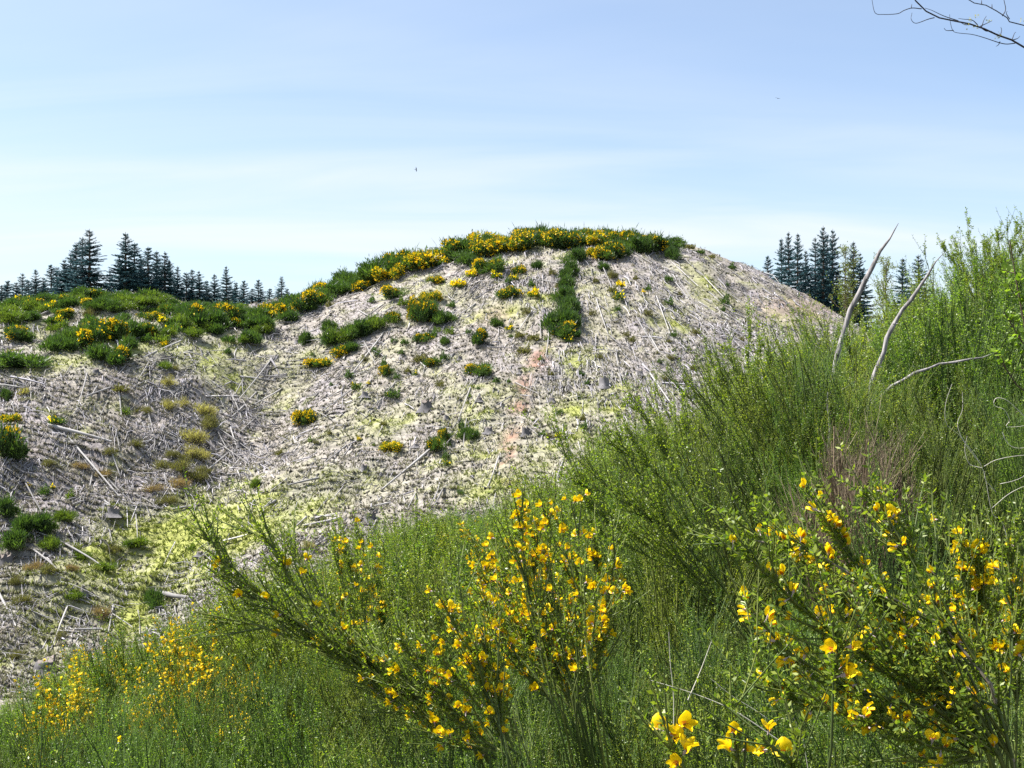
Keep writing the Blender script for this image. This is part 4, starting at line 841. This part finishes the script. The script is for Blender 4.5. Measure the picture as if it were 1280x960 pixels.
tw_ = [[(1152,11,v),(1140,10,v),(1130,13,v),(1122,17,v),(1105,18,v),(1094,16,v),(1090,0,v),(1088,-8,v)],[(1168,22,v),(1160,24,v),(1145,29,v),(1139,24,v),(1140,16,v)],[(1269,54,v),(1258,55,v),(1248,53,v),(1230,47,v),(1215,43,v),(1197,41,v),(1191,38,v),(1188,28,v),(1187,18,v)],[(1192,38,v),(1183,38,v),(1180,35,v)],
       [(1198,26,v),(1180,20,v),(1165,13,v),(1156,10,v)],[(1253,20,v),(1257,12,v),(1255,0,v),(1254,-10,v)],[(1227,34,v),(1230,25,v),(1233,20,v)],[(1225,33,v),(1236,28,v),(1240,26,v)],[(1222,31,v),(1215,25,v),(1205,24,v),(1198,23,v)],[(1265,50,v),(1268,42,v),(1270,40,v)],[(1266,50,v),(1272,48,v),(1275,45,v)],[(1228,36,v),(1233,39,v),(1240,39,v)],[(1214,30,v),(1207,31,v),(1202,29,v)],[(1250,46,v),(1252,38,v),(1251,34,v)],[(1250,52,v),(1248,56,v),(1245,58,v)],[(1262,24,v),(1258,17,v),(1259,14,v)],[(1240,10,v),(1240,5,v)],[(1227,5,v),(1227,0,v)],[(1139,10,v),(1140,5,v)]]
paths += [(spline([W(*q) for q in b], 6 * len(b)), .0028) for b in tw_]
buds = Acc()
for Q, rr in paths:
    ac = Acc(); tubes(ac, [Q - foot], [np.linspace(rr, rr * .4, len(Q))], 5, (.05, .05, .06)); link('branch', ac.mesh('branch', M['twig'], True), t_)
for cx_, cy_ in ((1221,20),(1220,33),(1246,47),(1250,43),(1208,31),(1278,25),(1212,25),(1236,25)):
    m = 7; d_ = unit(r.normal(size=(m, 3))); diamonds(buds, W(cx_, cy_, v) - foot + r.normal(0, .006, (m, 3)), d_, perp(d_, r), r.uniform(.008, .016, m), r.uniform(.005, .009, m), np.broadcast_to(np.array((.35, .32, .10)), (m, 3)))
link('bud_cluster', buds.mesh('bud_cluster', M['leaf']), t_, kind='stuff')
def bird(px, py, d, span, roll, yaw, label):
    bm = bmesh.new(); pts = [(-.5, 0, .01), (-.3, 0, .05), (0, 0, .07), (.25, 0, .055), (.38, 0, .05), (.5, 0, .008)]
    rings = []
    for x, z, rr in pts: rings.append([bm.verts.new((x, math.cos(a) * rr, z + math.sin(a) * rr)) for a in [k * math.pi / 3 for k in range(6)]])
    for a, b in zip(rings, rings[1:]):
        for k in range(6): bm.faces.new((a[k], a[(k + 1) % 6], b[(k + 1) % 6], b[k]))
    for s in (-1, 1):                                     # bent wings with thickness, forked tail
        out = [(.2, .04), (.28, .4), (.1, .85), (-.12, 1.15), (-.05, .7), (-.15, .35), (-.15, .04)]
        up = [bm.verts.new((x, s * y, .06 + .22 * y - .12 * y * y)) for x, y in out]; lo = [bm.verts.new((v.co.x, v.co.y, v.co.z - .015)) for v in up]
        bm.faces.new(up); bm.faces.new(lo[::-1])
        for k in range(len(up)): bm.faces.new((up[k], up[(k + 1) % 7], lo[(k + 1) % 7], lo[k]))
        tl = [bm.verts.new(c) for c in ((-.4, 0, .01), (-.4, s * .05, .01), (-.8, s * .14, .0), (-.62, s * .01, 0))]; bm.faces.new(tl)
    me = bpy.data.meshes.new('bird'); bm.to_mesh(me); bm.free(); me.materials.append(M['bird'])
    o = link('bird', me, loc=W(px, py, d)); o.scale = (span / 2.3,) * 3; o.rotation_euler = (roll, .1, yaw); tag(o, label, 'bird', 'birds in flight')
bird(520, 212, 60, .34, 1.25, .6, 'dark bird banking steeply with wings upright over the hill')
bird(972, 123, 60, .36, .35, .9, 'small dark bird gliding with level wings high in the blue sky')
